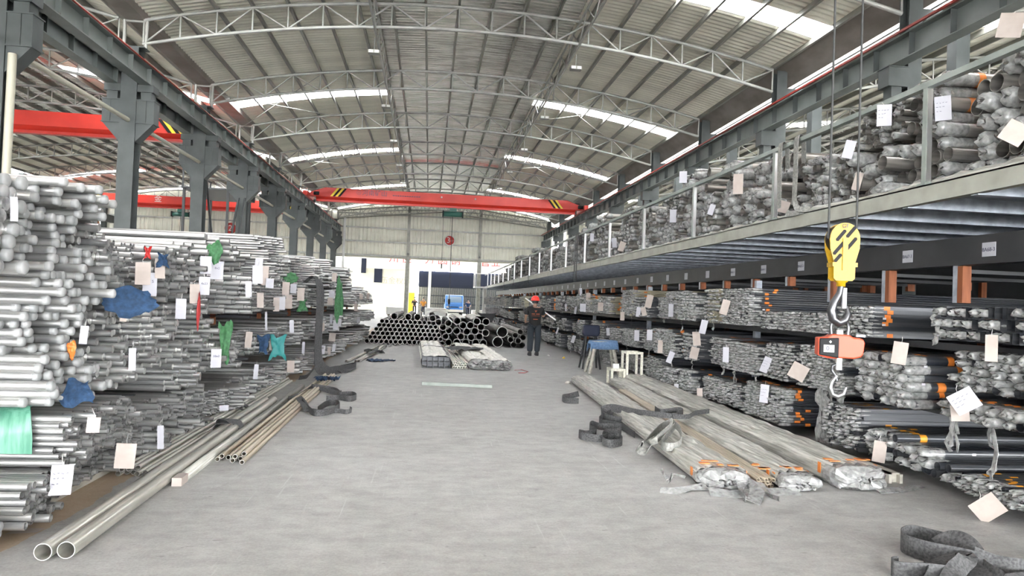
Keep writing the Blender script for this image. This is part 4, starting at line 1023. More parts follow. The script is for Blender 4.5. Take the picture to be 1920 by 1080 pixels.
MB().lathe([(.001, 1.80), (.035, 1.80), (.035, 1.83), (.052, 1.84), (.052, 1.90), (.04, 1.91), (.04, 1.96), (.001, 1.96)], 16).build('swivel_nut', M['yellow'], t)
for x in (-.112, .112):
    MB().path([(x, 0, 2.19), (x, 0, 7.2)], .0095, 8).build('wire_rope', M['rope'], t)
hk = [(0, 0, 1.80), (-.01, 0, 1.74), (-.05, 0, 1.67), (-.07, 0, 1.60), (-.055, 0, 1.53), (-.01, 0, 1.50), (.04, 0, 1.525), (.062, 0, 1.58), (.055, 0, 1.64)]
MB().path(hk, .03, 12, True, [.024, .026, .032, .036, .038, .040, .036, .028, .012]).build('hook', M['darksteel'], t)
MB().box(.012, .046, -.012, .012, 1.62, 1.79).build('safety_latch', M['cap'], t)
t = empty('crane_scale', (HX, HY, -.055), (0, 0, math.radians(-22))); T(t, 'orange hanging crane scale with black display under the yellow block', 'crane scale')
sh = [(-.055, 0, 1.42), (-.066, 0, 1.50), (-.062, 0, 1.58), (-.035, 0, 1.625), (.0, .0, 1.60), (.035, 0, 1.625), (.062, 0, 1.58), (.066, 0, 1.50), (.055, 0, 1.42)]
sh = [(-.06, 0, 1.44), (-.068, 0, 1.52), (-.05, .0, 1.60), (0, .045, 1.56), (.05, 0, 1.60), (.068, 0, 1.52), (.06, 0, 1.44)]
MB().path(sh, .014, 10).build('shackle', M['darksteel'], t)
MB().lathe([(.001, -.085), (.016, -.085), (.016, .085), (.001, .085)], 12, (0, 0, 1.445), 'x').build('shackle_pin', M['darksteel'], t)
MB().box(-.022, .022, -.03, .03, 1.40, 1.495).build('eye_plate', M['white'], t)
k = MB(); k.prism([(-.14, 1.30), (-.11, 1.27), (.10, 1.27), (.15, 1.285), (.165, 1.31), (.175, 1.40), (.165, 1.43), (.13, 1.44), (.09, 1.44), (.06, 1.462), (-.07, 1.462), (-.10, 1.44), (-.14, 1.43)], 'y', -.10, .10)
o = k.build('body', M['orange_red'], t); bv = o.modifiers.new('round', 'BEVEL'); bv.width = .012; bv.segments = 3
k = MB(); k.prism([(-.165, 1.29), (-.02, 1.27), (-.02, 1.435), (-.165, 1.425)], 'y', -.118, -.085); fp = k.build('display_panel', M['black'], t); bv = fp.modifiers.new('round', 'BEVEL'); bv.width = .008; bv.segments = 2
k = MB(); k.prism([(-.175, 1.285), (-.10, 1.265), (-.02, 1.265), (-.02, 1.44), (-.175, 1.43)], 'y', -.095, .09); o = k.build('display_housing', M['orange_red'], t); bv = o.modifiers.new('round', 'BEVEL'); bv.width = .01; bv.segments = 2
MB().box(-.135, -.055, -.1205, -.117, 1.315, 1.375).build('screen', M['cap'], t)
MB().prism([(-.095, 1.40), (-.085, 1.412), (-.075, 1.40), (-.085, 1.388)], 'y', -.1205, -.117).build('emblem', M['white'], t)
R_ = Matrix.Rotation(math.radians(-22), 3, 'Z')
def sc(p): v = R_ @ Vector(p); return (HX+v.x, HY+v.y, v.z-.055)
text('0', .05, sc((-.105, -.1215, 1.345)), R_ @ Vector((1, 0, 0)), (0, 0, 1), M['ink'], t)
text('kg', .02, sc((-.072, -.1215, 1.335)), R_ @ Vector((1, 0, 0)), (0, 0, 1), M['ink'], t)
MB().box(.13, .20, .02, .07, 1.445, 1.465).build('rear_lever', M['darksteel'], t)
MB().box(-.02, .02, -.03, .03, 1.17, 1.28).build('lower_eye_plate', M['white'], t)
MB().path([(0, .0, 1.22), (-.045, 0, 1.20), (-.05, 0, 1.16), (-.02, 0, 1.12), (-.01, 0, 1.08)], .013, 8).build('ring', M['darksteel'], t)
MB().path([(-.01, 0, 1.12), (-.045, 0, 1.07), (-.06, 0, 1.02), (-.04, 0, .965), (.0, 0, .95), (.045, 0, .975), (.062, 0, 1.03)], .018, 10, True, [.014, .018, .02, .022, .022, .018, .008]).build('lower_hook', M['chrome'], t)

# ================================================================== PIPES LYING ON THE AISLE FLOOR, LEFT
def yrot(p_near, p_far):
    d = Vector(p_near)-Vector(p_far); return math.atan2(d.y, d.x)
def floor_pipe(xn, yn, z, xf, yf, r, m, label, group, wall=.1, n=16):
    L = math.hypot(xn-xf, yn-yf); o = link('floor_pipe', pipe_mesh(r, round(L, 1), m, n, wall, False, 2.0, 'cut'), None, (xn, yn, z), (0, 0, yrot((xn, yn, 0), (xf, yf, 0)))); T(o, label, 'pipe', group); return o
floor_pipe(-2.115, 4.33, .05, -2.245, 10.4, .05, 'steel_y', 'long polished pipe on the floor, the one nearer the racks of the big pair', 'big polished floor pair')
floor_pipe(-2.005, 4.36, .05, -2.135, 10.42, .05, 'steel_y', 'long polished pipe on the floor, the aisle-side one of the big pair', 'big polished floor pair')
for i, (dx, z) in enumerate([(0, 0), (.05, 0), (.1, 0), (.15, 0), (.2, 0), (.03, 1), (.08, 1), (.135, 1)]):
    floor_pipe(-2.50+dx+U(-.003, .003), 6.28+U(-.06, .05), .0225+z*.041, -2.56+dx, 13.0, .0225, 'steel_y', '%s slim pipe of the floor heap between rack and big pair' % ORD[i], 'slim pipes by the rack', .18, 12)
for i, (dx, z) in enumerate([(0, 0), (.075, 0), (.145, 0), (.195, 0), (.245, 0), (.05, 1), (.17, 1), (.22, 1)]):
    floor_pipe(-1.87+dx, 6.80+U(-.12, .1), .0225+z*.040, -1.95+dx*.95, 13.9, .0225, 'steel_warm', '%s brass-toned pipe of the bunch lying on the open aisle side' % ORD[i], 'brass-toned floor pipes', .2, 12)
V_, Q_, S_ = rect_template(6.3, .034, .030); o = link('wrapped_bar', fast_mesh('wrapped_bar', V_, Q_, M['wrap_grey']), None, (-1.935, 5.95, .031), (0, 0, yrot((-1.935, 5.95, 0), (-2.04, 12.2, 0)))); T(o, 'paper-wrapped square bar lying between the big pair and brass-toned pipes', 'bar')
MB().box(-.16, .002, -.038, .038, -.030, .036).build('paper_end', M['tag'], o)
for i, (xa, ya, xb, yb) in enumerate([(-1.86, 17.0, -1.50, 22.6), (-1.66, 17.1, -1.36, 22.7), (-1.60, 17.2, -1.30, 22.8)]):
    floor_pipe(xa, ya, .035, xb, yb, .035, 'steel_y', '%s short grey pipe lying askew before the big pipe pile' % ORD[i], 'askew pipes by the pile')

def strap(name, label, runs, mk, cat='sling'):
    t = empty(name, Vector(runs[0][0][0])*1.0); base = Vector(runs[0][0][0])
    t.location = base
    for pts, wd, side in runs:
        P = [Vector(p)-base for p in pts]
        Q2 = []                                   # smooth the centre line
        for i in range(len(P)-1):
            p0, p1, p2, p3 = P[max(i-1, 0)], P[i], P[i+1], P[min(i+2, len(P)-1)]
            for s in range(5):
                u = s/5; Q2.append(.5*((2*p1)+(p2-p0)*u+(2*p0-5*p1+4*p2-p3)*u*u+(3*p1-p0-3*p2+p3)*u**3))
        Q2.append(P[-1])
        MB().ribbon(Q2, wd, side, .006).build('band', M[mk], t)
    T(t, label, cat); return t
F = lambda px, py, z=0: at(px, py, z=z)
UPV = (0, 0, 1); FLAT = (.4, 1, 0)
# straps across the left floor pipes
def over(x0, x1, y, dy, h, w, lab, mk='sling'):
    strap('lifting_sling', lab, [([(x0-.12, y, .01), (x0, y, .03), (x0+.04, y+.02, h), ((x0+x1)/2, y+dy/2, h+.015), (x1-.03, y+dy*.9, h), (x1+.02, y+dy, .03), (x1+.10, y+dy+.02, .01)], w, (.0, 1, .15)),
                                 ([(x0, y+.14, .02), (x0+.05, y+.12, h+.01), ((x0+x1)/2, y+.05, h+.03), (x1, y+.12, .03)], w, (.1, 1, -.2))], mk)
over(-2.30, -2.02, 8.15, .10, .112, .14, 'dark sling wrapped over the big polished pair')
over(-2.62, -2.28, 9.4, .2, .095, .11, 'dark sling wrapped over the slim pipe heap')
strap('lifting_sling', 'grey sling spread from brass-toned pipes onto the open floor, nearer loop', [
    ([F(566, 752, .10), F(577, 765, .05), F(590, 774, .05), F(615, 772, .05), F(636, 762, .05), F(630, 755, .05), F(612, 757, .05), F(596, 768, .05)], .085, UPV),
    ([F(575, 768, .04), F(600, 772, .03), F(630, 770, .03), F(648, 772, .03), F(659, 769, .04), F(656, 766, .05)], .06, [(0, 0, 1), (.3, .5, .8), (0, 0, 1)]),
    ([F(560, 745, .11), F(570, 757, .09), F(576, 770, .03)], .09, (.5, .6, .3))], 'sling')
strap('lifting_sling', 'grey sling draped over brass-toned pipes, farther loop', [
    ([F(536, 746, .04), F(552, 744, .07), F(570, 733, .08), F(586, 724, .09), F(606, 730, .06), F(628, 736, .04), F(640, 737, .04)], .08, [(.5, .5, .4), (.3, .8, .3), (.2, .3, 1)]),
    ([F(590, 724, .09), F(612, 728, .06), F(630, 732, .04), F(638, 738, .03)], .08, UPV),
    ([F(612, 747, .03), F(632, 746, .03), F(655, 748, .04), F(668, 744, .05), F(660, 739, .05), F(636, 740, .05)], .085, UPV)], 'sling')
def rag(name, label, px, py, z, w, h, mk, cat='cloth', seed=3, ax=(1, 0, 0), bx=(0, 1, 0), amp=.05):
    g = random.Random(seed); n = 9; c = at(px, py, z=z) if not isinstance(px, Vector) else px
    a, b2 = Vector(ax).normalized(), Vector(bx).normalized(); nn = a.cross(b2); vs = []
    for i in range(n):
        for j in range(n):
            u, v = i/(n-1)-.5, j/(n-1)-.5; e = amp*g.random()
            vs.append(a*(u*w*(1+.12*g.uniform(-1, 1)+.25*math.sin(5*v+seed)))+b2*(v*h*(1+.12*g.uniform(-1, 1)+.2*math.sin(6*u+seed)))+nn*e)
    vs2 = [v-nn*.004 for v in vs]; fs = []
    for i in range(n-1):
        for j in range(n-1):
            k0 = i*n+j; fs.append((k0, k0+n, k0+n+1, k0+1)); fs.append((k0+1+n*n, k0+n+1+n*n, k0+n+n*n, k0+n*n))
    o = MB().add(vs+vs2, fs, True).build(name, M[mk], None, c); T(o, label, cat); return o
rag('cloth_rag', 'crumpled blue cloth tied over the brass-toned pipe ends', 612, 714, .07, .34, .22, 'bluecloth', seed=5, amp=.09)
rag('cloth_rag', 'blue cloth on the floor beside the askew pipes', 703, 677, .005, .34, .5, 'bluecloth', seed=8, amp=.05)
rag('cloth_rag', 'small flat blue cloth on the floor nearer the aisle centre', 728, 676, .005, .3, .3, 'bluecloth', seed=9, amp=.03)
strap('lifting_sling', 'black sling laid over the askew pipes before the pile', [([F(683, 660, .06), F(695, 656, .10), F(705, 658, .09), F(716, 659, .04), F(718, 662, .01)], .12, FLAT), ([F(690, 664, .09), F(700, 660, .09), F(708, 652, .08)], .1, FLAT)], 'sling')
# big black sling hanging at the racks
hs = [((-2.06, 14.05, 1.92), .0), ((-2.06, 13.9, 1.90), .0)]
strap('hanging_sling', 'long black webbing sling hanging down the bare pipe rack to the floor', [
    ([(-2.40, 14.15, 1.80), (-2.22, 14.1, 1.93), (-2.12, 14.02, 1.7), (-2.10, 13.98, 1.1), (-2.10, 13.95, .5), (-2.06, 14.0, .12), (-1.9, 14.1, .05), (-1.7, 14.4, .04)], .13, (.5, 1, 0)),
    ([(-2.40, 14.3, 1.78), (-2.20, 14.3, 1.90), (-2.08, 14.2, 1.6), (-2.08, 14.18, .9), (-2.05, 14.2, .3), (-1.85, 14.5, .05), (-1.62, 14.9, .05), (-1.55, 15.4, .05)], .13, (.6, 1, .0)),
    ([(-2.12, 14.05, .30), (-2.0, 14.2, .10), (-1.8, 14.6, .10), (-1.6, 15.1, .08), (-1.5, 15.6, .08), (-1.6, 15.8, .06), (-1.8, 15.4, .04)], .12, UPV),
    ([(-2.1, 13.9, .2), (-2.2, 13.6, .04), (-2.3, 13.4, .03)], .10, (.3, .2, .6))], 'sling')
# coloured wraps on the racks
def wrap_band(name, label, y0, y1, z0, z1, x, w, mk, slant=.0):
    xo = x
    P = [(xo-slant, y0+.3, z1+.012), (xo-slant*.5, y0+.05, z1+.012), (xo, y0-.012, z1-.02), (xo, y0-.014, (z0+z1)/2), (xo+slant*.1, y0-.012, z0+.02)]
    o = MB().ribbon(P, w, (1, 0, 0), .003).build(name, M[mk]); T(o, label, 'wrap'); return o
k = MB(); k.ribbon([(-2.78, 5.5, .765), (-2.72, 5.2, .765), (-2.66, 4.97, .75), (-2.62, 4.925, .70), (-2.60, 4.918, .58), (-2.60, 4.925, .47)], .20, (1, 0, 0), .004); o = k.build('green_wrap', M['green']); T(o, 'green film band wrapped round the low nearest stack', 'film wrap')
o = MB().ribbon([(-3.4, 4.60, .40), (-3.0, 4.615, .395), (-2.70, 4.62, .39)], .05, (.2, .2, 1), .003).build('green_wrap', M['green']); T(o, 'loose green film strip on the lowest nearest pipes', 'film wrap')
DR = []
def drape(*a): DR.append(a)
def drape_now(p, name, label, px, py, x, w, h, mk, seed=1):
    dd = (CAMP-p); dd.z = 0; dd.normalize(); ax = Vector((-dd.y, dd.x, 0))
    return rag(name, label, p, 0, 0, w, h, mk, seed=seed, ax=ax, bx=(0, 0, 1), amp=.05)
drape('blue_cloth', 'dark blue cloth bunched between capped stack and second rack bay', 245, 566, -2.36, .30, .20, 'bluecloth', 2)
drape('blue_cloth', 'blue cloth under the tall capped stack', 145, 735, -2.62, .16, .16, 'bluecloth', 3)
drape('blue_ribbon', 'small blue ribbon above the tag marked 12 5', 305, 488, -2.40, .09, .12, 'bluecloth', 4)
drape('red_ribbon', 'small red ribbon on top of the second rack bay', 277, 474, -2.45, .05, .10, 'signred', 5)
drape('green_film', 'torn green film hanging beside the white 10x2 tag', 422, 640, -2.30, .12, .42, 'greencloth', 6)
drape('green_film', 'green strap end high on the third rack bay', 402, 474, -2.40, .14, .22, 'greencloth', 7)
drape('green_film', 'green strap end above the white pair on the fifth rack bay', 545, 521, -2.25, .20, .18, 'greencloth', 8)
drape('green_film', 'long green strap down the sixth rack bay', 636, 560, -2.2, .18, .95, 'greencloth', 9)
drape('green_film', 'small green strap below the tag under the green strap', 567, 572, -2.2, .16, .24, 'greencloth', 10)
drape('teal_strap', 'teal strap loop over the fourth rack bay', 521, 650, -2.2, .22, .34, 'teal', 11)
drape('blue_cloth', 'blue cloth beside the teal strap loop', 494, 645, -2.25, .14, .26, 'bluecloth', 12)
drape('orange_tape', 'scrap of orange tape on the capped stack', 134, 656, -2.34, .045, .12, 'tape', 13)
drape('red_ribbon', 'long thin red ribbon below the dusty beige tag', 372, 585, -2.33, .03, .34, 'signred', 14)
for a_, p_ in zip(DR, surfaces([(a[2], a[3], a[4], 10, 10) for a in DR])): drape_now(p_, *a_)
# short orange half pipe and blue pad on top of the second bay
o = MB().lathe([(.07, -.12), (.07, .12), (.062, .12), (.062, -.12), (.07, -.12)], 18, (0, 0, 0), 'x').build('orange_sleeve', M['wood'], None, (-3.9, 8.55, 2.26)); T(o, 'short orange pipe sleeve resting on top of the rack', 'sleeve')

# ================================================================== BIG PIPE PILE
PILE = []
def drop(r, x0, x1, n, hmax):
    for _ in range(n):
        best = None
        for q in range(60):
            x = U(x0+r, x1-r); z = r; ok = True
            for (xx, zz, rr_) in PILE:
                dx = x-xx
                if abs(dx) < r+rr_: z = max(z, zz+math.sqrt((r+rr_)**2-dx*dx))
            if best is None or z < best[1]: best = (x, z)
        if best[1]+r < hmax(best[0]): PILE.append((best[0], best[1], r))
# ordered hexagonal rows give way to dropped ones
def hexrow(x0, x1, r, rows, shrink):
    for k in range(rows):
        x = x0+r+k*shrink
        while x+r <= x1-k*shrink+.001: PILE.append((x, r+k*r*1.76, r)); x += 2.03*r
hexrow(-2.10, .72, .078, 6, .095)
drop(.185, 2.15, 2.62, 1, lambda x: 1.2); drop(.125, .85, 2.12, 34, lambda x: 1.03); drop(.19, 2.1, 2.75, 3, lambda x: .95); drop(.105, 2.66, 3.4, 12, lambda x: .66)
drop(.115, -1.75, .9, 46, lambda x: 1.42-abs(x+.55)*.42)
PILE.sort()
def pl(x, z, r):
    return ('the biggest dark steel pipe' if r > .15 else 'dark steel pipe')
NR = {}
for (x, z, r) in PILE:
    size = 'slim' if r < .09 else ('broad' if r < .15 else 'biggest'); NR[size] = NR.get(size, 0)+1
    o = link('pile_pipe', pipe_mesh(r, 6.0, 'pile_pipe', 16, .13 if r < .09 else .09, False, 3.0, 'cut'), None, (x, 24.45+U(-.06, .06), z), (0, 0, -math.pi/2))
    T(o, '%s %s pipe of the big heap across the aisle, counted from the crane columns' % (nth(NR[size]-1), size), 'pipe', 'pipes of the big heap')
# film covers and straps over the heap
for i, (x0, x1, z) in enumerate([(-.1, .75, 1.06), (.85, 1.45, .90), (1.5, 2.1, .94)]):
    P = [(x0+(x1-x0)*q/8, 25.0, z-.0+.10*math.sin(math.pi*q/8)) for q in range(9)]
    k = MB(); nn = 8; vs = []
    for j in range(nn):
        for q in range(9): vs.append((P[q][0]+U(-.02, .02), 24.7+j*.7, P[q][2]+U(-.02, .02)))
    fs = [(j*9+q, j*9+q+1, j*9+q+10, j*9+q+9) for j in range(nn-1) for q in range(8)]
    o = k.add(vs, fs, True).build('film_cover', M['wrap_grey']); T(o, '%s grey film cover lying over the big pipe heap' % ORD[i], 'film cover')
k = MB().prism([(2.0, 1.10), (2.1, 1.0), (2.2, .70), (2.6, .70), (2.7, 1.0), (2.78, 1.12), (2.6, 1.08), (2.2, 1.06)], 'y', 29.0, 29.6); o = k.build('rubber_cover', M['rubber']); T(o, 'black rubber cover lying behind the big pipe heap', 'cover')

# ================================================================== CENTRE FLOOR BUNDLES
def shell(L, wd, h, amp, mk, parent, seed, n=28, seg=44, name='film_wrap'):
    g = np.random.default_rng(seed); vs = []; rid = [(-.010 if k % 2 else .006)+g.uniform(-.004, .004) for k in range(n)]
    for i in range(seg+1):
        x = -L*i/seg
        for k in range(n):
            a = 2*math.pi*(k+.5)/n; c, s = math.cos(a), math.sin(a)
            q = (abs(c)**4+abs(s)**4)**-.25
            yy = c*q*wd/2; zz = h/2+s*q*h/2
            e = g.uniform(-amp, amp)*.7+rid[k]
            vs.append((x, yy*(1+e*.6/wd), max(.003, zz+e*(1 if s > 0 else .2))))
    fs = []
    for i in range(seg):
        for k in range(n): fs.append((i*n+k, i*n+(k+1) % n, (i+1)*n+(k+1) % n, (i+1)*n+k))
    fs.append(tuple(range(seg*n, seg*n+n)))
    return MB().add(vs, fs, False).build(name, M[mk], parent)
def floor_bundle(near, far, wd, h, r, label, shape='round', wrap='wrap', tubem='dark_tube', amp=.016, film=True, tape='tape', seed=1, ext=.12, crown=True):
    L = math.hypot(near[0]-far[0], near[1]-far[1]); t = empty('wrapped_bundle', (near[0], near[1], 0), (0, 0, yrot((*near, 0), (*far, 0)))); T(t, label, 'tube bundle')
    if shape == 'round': pts = [q[:2] for q in pack(-wd/2+.01, wd/2-.01, .006, h-.01, r, .08)]; V, Q, S = tube_template(10, .16, .6, L); V = V*np.array([1, r, r])
    else:
        pts = []; z = r+.006
        while z+r <= h: 
            y = -wd/2+r+.01
            while y+r <= wd/2: pts.append((y, z)); y += 2.06*r
            z += 2.05*r
        V, Q, S = rect_template(L, r, r)
    me = fast_mesh('tube', V, Q, M[tubem], S)
    for (y, z) in pts: link('tube', me, t, (ext*.3+U(-.03, .03), y, z))
    if wrap: shell(L, wd+.02, h+.02, amp, wrap, t, seed)
    if film and crown:
        cv, cq = crown_arrays(len(pts), r*1.05, 8)
        for i, (y, z) in enumerate(pts): cv[i] += np.array([ext*.3+.02, y, z])
        fq = (cq[None]+(np.arange(len(pts))*cv.shape[1])[:, None, None]).reshape(-1, 4)
        o = link('film_ends', fast_mesh('film_ends', cv.reshape(-1, 3), fq, M['film']), t); o['kind'] = 'stuff'
        # a loose bag of film over the whole end
        g = np.random.default_rng(seed+40); vs = []; n = 18; spec = [(-.12, 1.03, .02), (.03, 1.05, .06), (.10, 1.0, .16), (.16, .72, .25), (.17, .35, .3)]
        for x, kk, j in spec:
            for i in range(n):
                a_ = 2*math.pi*i/n; e = 1+g.uniform(-j, j); c_, s_ = math.cos(a_), math.sin(a_); q_ = (abs(c_)**3+abs(s_)**3)**(-1/3)
                vs.append((x+g.uniform(-j, j)*.12, c_*q_*(wd/2+.012)*kk*e, max(.006, h/2+s_*q_*(h/2+.012)*kk*e)))
        fs = [(k_*n+i, k_*n+(i+1) % n, (k_+1)*n+(i+1) % n, (k_+1)*n+i) for k_ in range(len(spec)-1) for i in range(n)]
        MB().add(vs, fs).build('film_bag', M['film'], t)
    if tape:
        k = MB()
        for q in range(6):
            y = U(-wd/2, wd/2-.08); x = U(-.26, -.06); k.box(x, x+U(.03, .06), y, y+U(.04, .10), h+.024, h+.030)
        for y in (-wd/2-.024, wd/2+.018):
            x = U(-.2, -.1); k.box(x, x+.05, y, y+.006, h*.45, h*.95)
        o = k.build('tape_bands', M[tape], t); o['kind'] = 'stuff'
    return t
floor_bundle((.22, 16.35), (.08, 22.3), .66, .26, .062, 'white-wrapped square tube bundle on the aisle centre', 'square', 'wrap', 'dark_tube', .02, False, None, 2)
t = floor_bundle((.76, 16.3), (.56, 22.3), .36, .20, .028, 'bare round tube bunch between two white-wrapped bundles', 'round', None, 'steel_y', film=False, tape=None)
floor_bundle((1.23, 16.35), (1.02, 22.4), .50, .22, .030, 'white-wrapped round tube bundle beside the bare tube bunch', 'round', 'wrap', 'dark_tube', .022, True, None, 3)
floor_bundle((1.70, 16.3), (1.60, 22.4), .46, .20, .026, 'white-wrapped round tube bundle on the worker side of the aisle centre', 'round', 'wrap', 'dark_tube', .022, True, None, 4)
rag('sling_mat', 'black sling heap lying on the centre wrapped bundles', Vector((1.0, 19.2, .25)), 0, 0, .8, 1.1, 'sling', 'sling', 21, amp=.07)
strap('lifting_sling', 'dark sling across the centre square tube bundle', [([(-.15, 19.6, .05), (-.1, 19.6, .29), (.25, 19.4, .30), (.5, 19.6, .27), (.72, 19.9, .24)], .1, (.1, 1, 0))], 'sling')
o = MB().bar((-.06, 13.08, .03), (1.2, 12.86, .03), .10, .055).build('aluminium_plank', M['rail']); T(o, 'pale aluminium bar lying across the middle of the aisle', 'bar')
o = MB().path([F(965, 694, .01), F(978, 693, .008), F(990, 697, .008), F(985, 699, .008), F(972, 699, .008)], .006, 6).build('red_wire', M['signred']); T(o, 'thin red wire trailing from the centre bundles', 'wire')

# ================================================================== RIGHT FLOOR BUNDLES
floor_bundle((2.66, 6.12), (3.10, 13.9), .44, .146, .034, 'grey film-wrapped bundle with slings, on the open aisle side', 'round', 'wrap_grey', 'dark_tube', .016, True, 'tape', 5)
floor_bundle((3.03, 6.06), (3.50, 12.4), .20, .13, .017, 'bunch of gold-toned rods between the floor wraps', 'round', None, 'steel_warm', film=False, tape='tape')
floor_bundle((3.32, 6.05), (3.80, 13.8), .33, .130, .030, 'grey film-wrapped bundle beside the gold-toned rods', 'round', 'wrap_grey', 'dark_tube', .016, True, 'tape', 6)
floor_bundle((3.93, 6.12), (4.20, 14.0), .46, .195, .032, 'broad film-wrapped bundle beside the hollow floor rail', 'round', 'wrap_grey', 'dark_tube', .018, True, 'tape', 7)
strap('lifting_sling', 'black sling heap spilling off the film-wrapped bundle onto the floor', [
    ([F(1215, 775, .17), F(1175, 770, .17), F(1145, 765, .16), F(1128, 772, .10), F(1140, 785, .06), F(1165, 790, .05)], .11, [(.3, 1, .3), (0, 0, 1), (0, 0, 1)]),
    ([F(1165, 800, .05), F(1128, 800, .05), F(1110, 795, .05), F(1106, 802, .05), F(1118, 810, .05), F(1100, 814, .05), F(1086, 812, .05), F(1092, 818, .05), F(1125, 822, .05), F(1140, 818, .05)], .085, UPV),
    ([F(1165, 810, .05), F(1135, 812, .05), F(1130, 826, .05), F(1145, 832, .05), F(1166, 828, .05), F(1160, 820, .05), F(1140, 822, .05)], .09, UPV),
    ([F(1150, 770, .12), F(1125, 785, .05), F(1130, 792, .04), F(1160, 798, .04), F(1190, 815, .04)], .08, UPV)], 'sling')
strap('lifting_sling', 'pale grey sling knotted over the film-wrapped bundle and gold rods', [
    ([F(1262, 793, .24), F(1230, 808, .20), F(1205, 830, .17), F(1200, 840, .10), F(1212, 845, .08), F(1230, 825, .19), F(1260, 800, .26)], .12, [(.5, .6, .5), (.8, .3, .6), (.5, .6, .5)]),
    ([F(1262, 793, .26), F(1274, 805, .25), F(1278, 822, .20), F(1270, 836, .17), F(1250, 838, .17), F(1240, 830, .17), F(1255, 812, .20), F(1266, 798, .25)], .08, UPV),
    ([F(1240, 834, .16), F(1262, 838, .17), F(1277, 830, .18)], .08, UPV)], 'sling_grey')
strap('lifting_sling', 'dark sling looped over the broad wrapped bundle', [([F(1190, 772, .18), F(1225, 776, .2), F(1262, 780, .2), F(1280, 773, .22), F(1272, 768, .23), F(1240, 772, .21), F(1228, 766, .21)], .07, UPV), ([F(1262, 781, .2), F(1290, 781, .2), F(1305, 774, .22), F(1330, 771, .22)], .06, UPV)], 'sling')
strap('lifting_sling', 'black sling end at the far foot of the film-wrapped bundle', [([F(1085, 738, .10), F(1070, 742, .05), F(1055, 745, .04), F(1060, 751, .04), F(1085, 752, .04)], .09, UPV)], 'sling')
strap('lifting_sling', 'large charcoal sling coiled on the floor at the picture corner', [
    ([F(1850, 1058, .06), F(1800, 1046, .07), F(1740, 1034, .07), F(1697, 1020, .07), F(1690, 1008, .07), F(1710, 1002, .07), F(1745, 1010, .07), F(1785, 1020, .07)], .13, UPV),
    ([F(1760, 1024, .07), F(1782, 1012, .12), F(1808, 1018, .13), F(1828, 1036, .10), F(1836, 1060, .05), F(1850, 1090, .02)], .13, [(.2, 1, .9), (.3, 1, .5), (1, .4, .2)]),
    ([F(1725, 1100, .02), F(1745, 1068, .04), F(1785, 1046, .09), F(1812, 1044, .11), F(1790, 1075, .06), F(1772, 1110, .02)], .12, [(.7, .6, .3), (.8, .6, .2), (.9, .4, .1)]),
    ([F(1826, 1040, .1), F(1860, 1055, .06), F(1905, 1064, .06), F(1960, 1066, .06), F(2010, 1062, .06)], .11, [(.2, .5, 1), (0, 0, 1)]),
    ([F(1790, 1078, .03), F(1745, 1072, .05), F(1700, 1070, .05), F(1676, 1066, .05), F(1672, 1060, .05), F(1684, 1058, .05)], .10, UPV),
    ([F(1770, 1048, .03), F(1740, 1044, .03), F(1712, 1036, .03), F(1716, 1032, .03)], .06, UPV),
    ([F(1840, 1062, .04), F(1880, 1086, .04), F(1930, 1084, .04), F(1980, 1080, .04)], .10, (.3, .9, .3))], 'sling')
# torn film at the near bundle ends
for i, (pts, wd) in enumerate([([F(1325, 912, .03), F(1290, 915, .02), F(1262, 922, .015), F(1238, 920, .01)], .10), ([F(1390, 905, .06), F(1388, 925, .03), F(1398, 940, .012)], .09), ([F(1412, 900, .08), F(1420, 922, .04), F(1412, 942, .012)], .12), ([F(1425, 905, .06), F(1440, 925, .02), F(1462, 938, .012)], .06),
                               ([F(1330, 922, .02), F(1380, 926, .015), F(1440, 924, .012), F(1500, 924, .012)], .14), ([F(1645, 920, .02), F(1690, 918, .015), F(1728, 912, .01)], .09), ([F(1285, 895, .01), F(1262, 888, .01), F(1255, 905, .01), F(1240, 880, .01)], .03)]):
    o = MB().ribbon(pts, wd, [(U(-.5, .5), 1, U(0, .5)) for _ in pts], .004).build('film_scrap', M['film']); T(o, '%s torn clear film scrap at the near ends of the floor wraps' % ORD[i], 'film scrap', 'film scraps on the floor')
for i, (px, py, wd, mk) in enumerate([(1028, 668, .10, 'white'), (1057, 672, .10, 'yellowp'), (1090, 716, .12, 'wrap'), (1065, 719, .1, 'wrap')]):
    p = F(px, py); k = MB(); k.lathe([(.001, 0), (wd*.5, .004), (wd*.42, .03), (wd*.2, .045), (.001, .05)], 7); k.v = [(v[0]*U(.7, 1.3), v[1]*U(.7, 1.3), v[2]) for v in k.v]
    o = k.build('litter', M[mk], None, p); T(o, ['crumpled white scrap behind the worker', 'crumpled yellow scrap on the aisle past the worker', 'paper scrap before the timber stool', 'smaller paper scrap beside the wrapped bundle end'][i], 'litter')
o = MB().add([(-.09, -.06, .004), (.09, -.05, .012), (.09, .06, .004), (-.08, .06, .004)], [(0, 1, 2, 3)]).build('fallen_tag', M['tag'], None, F(48, 997)); T(o, 'fallen cream card lying on the rust stain', 'card')

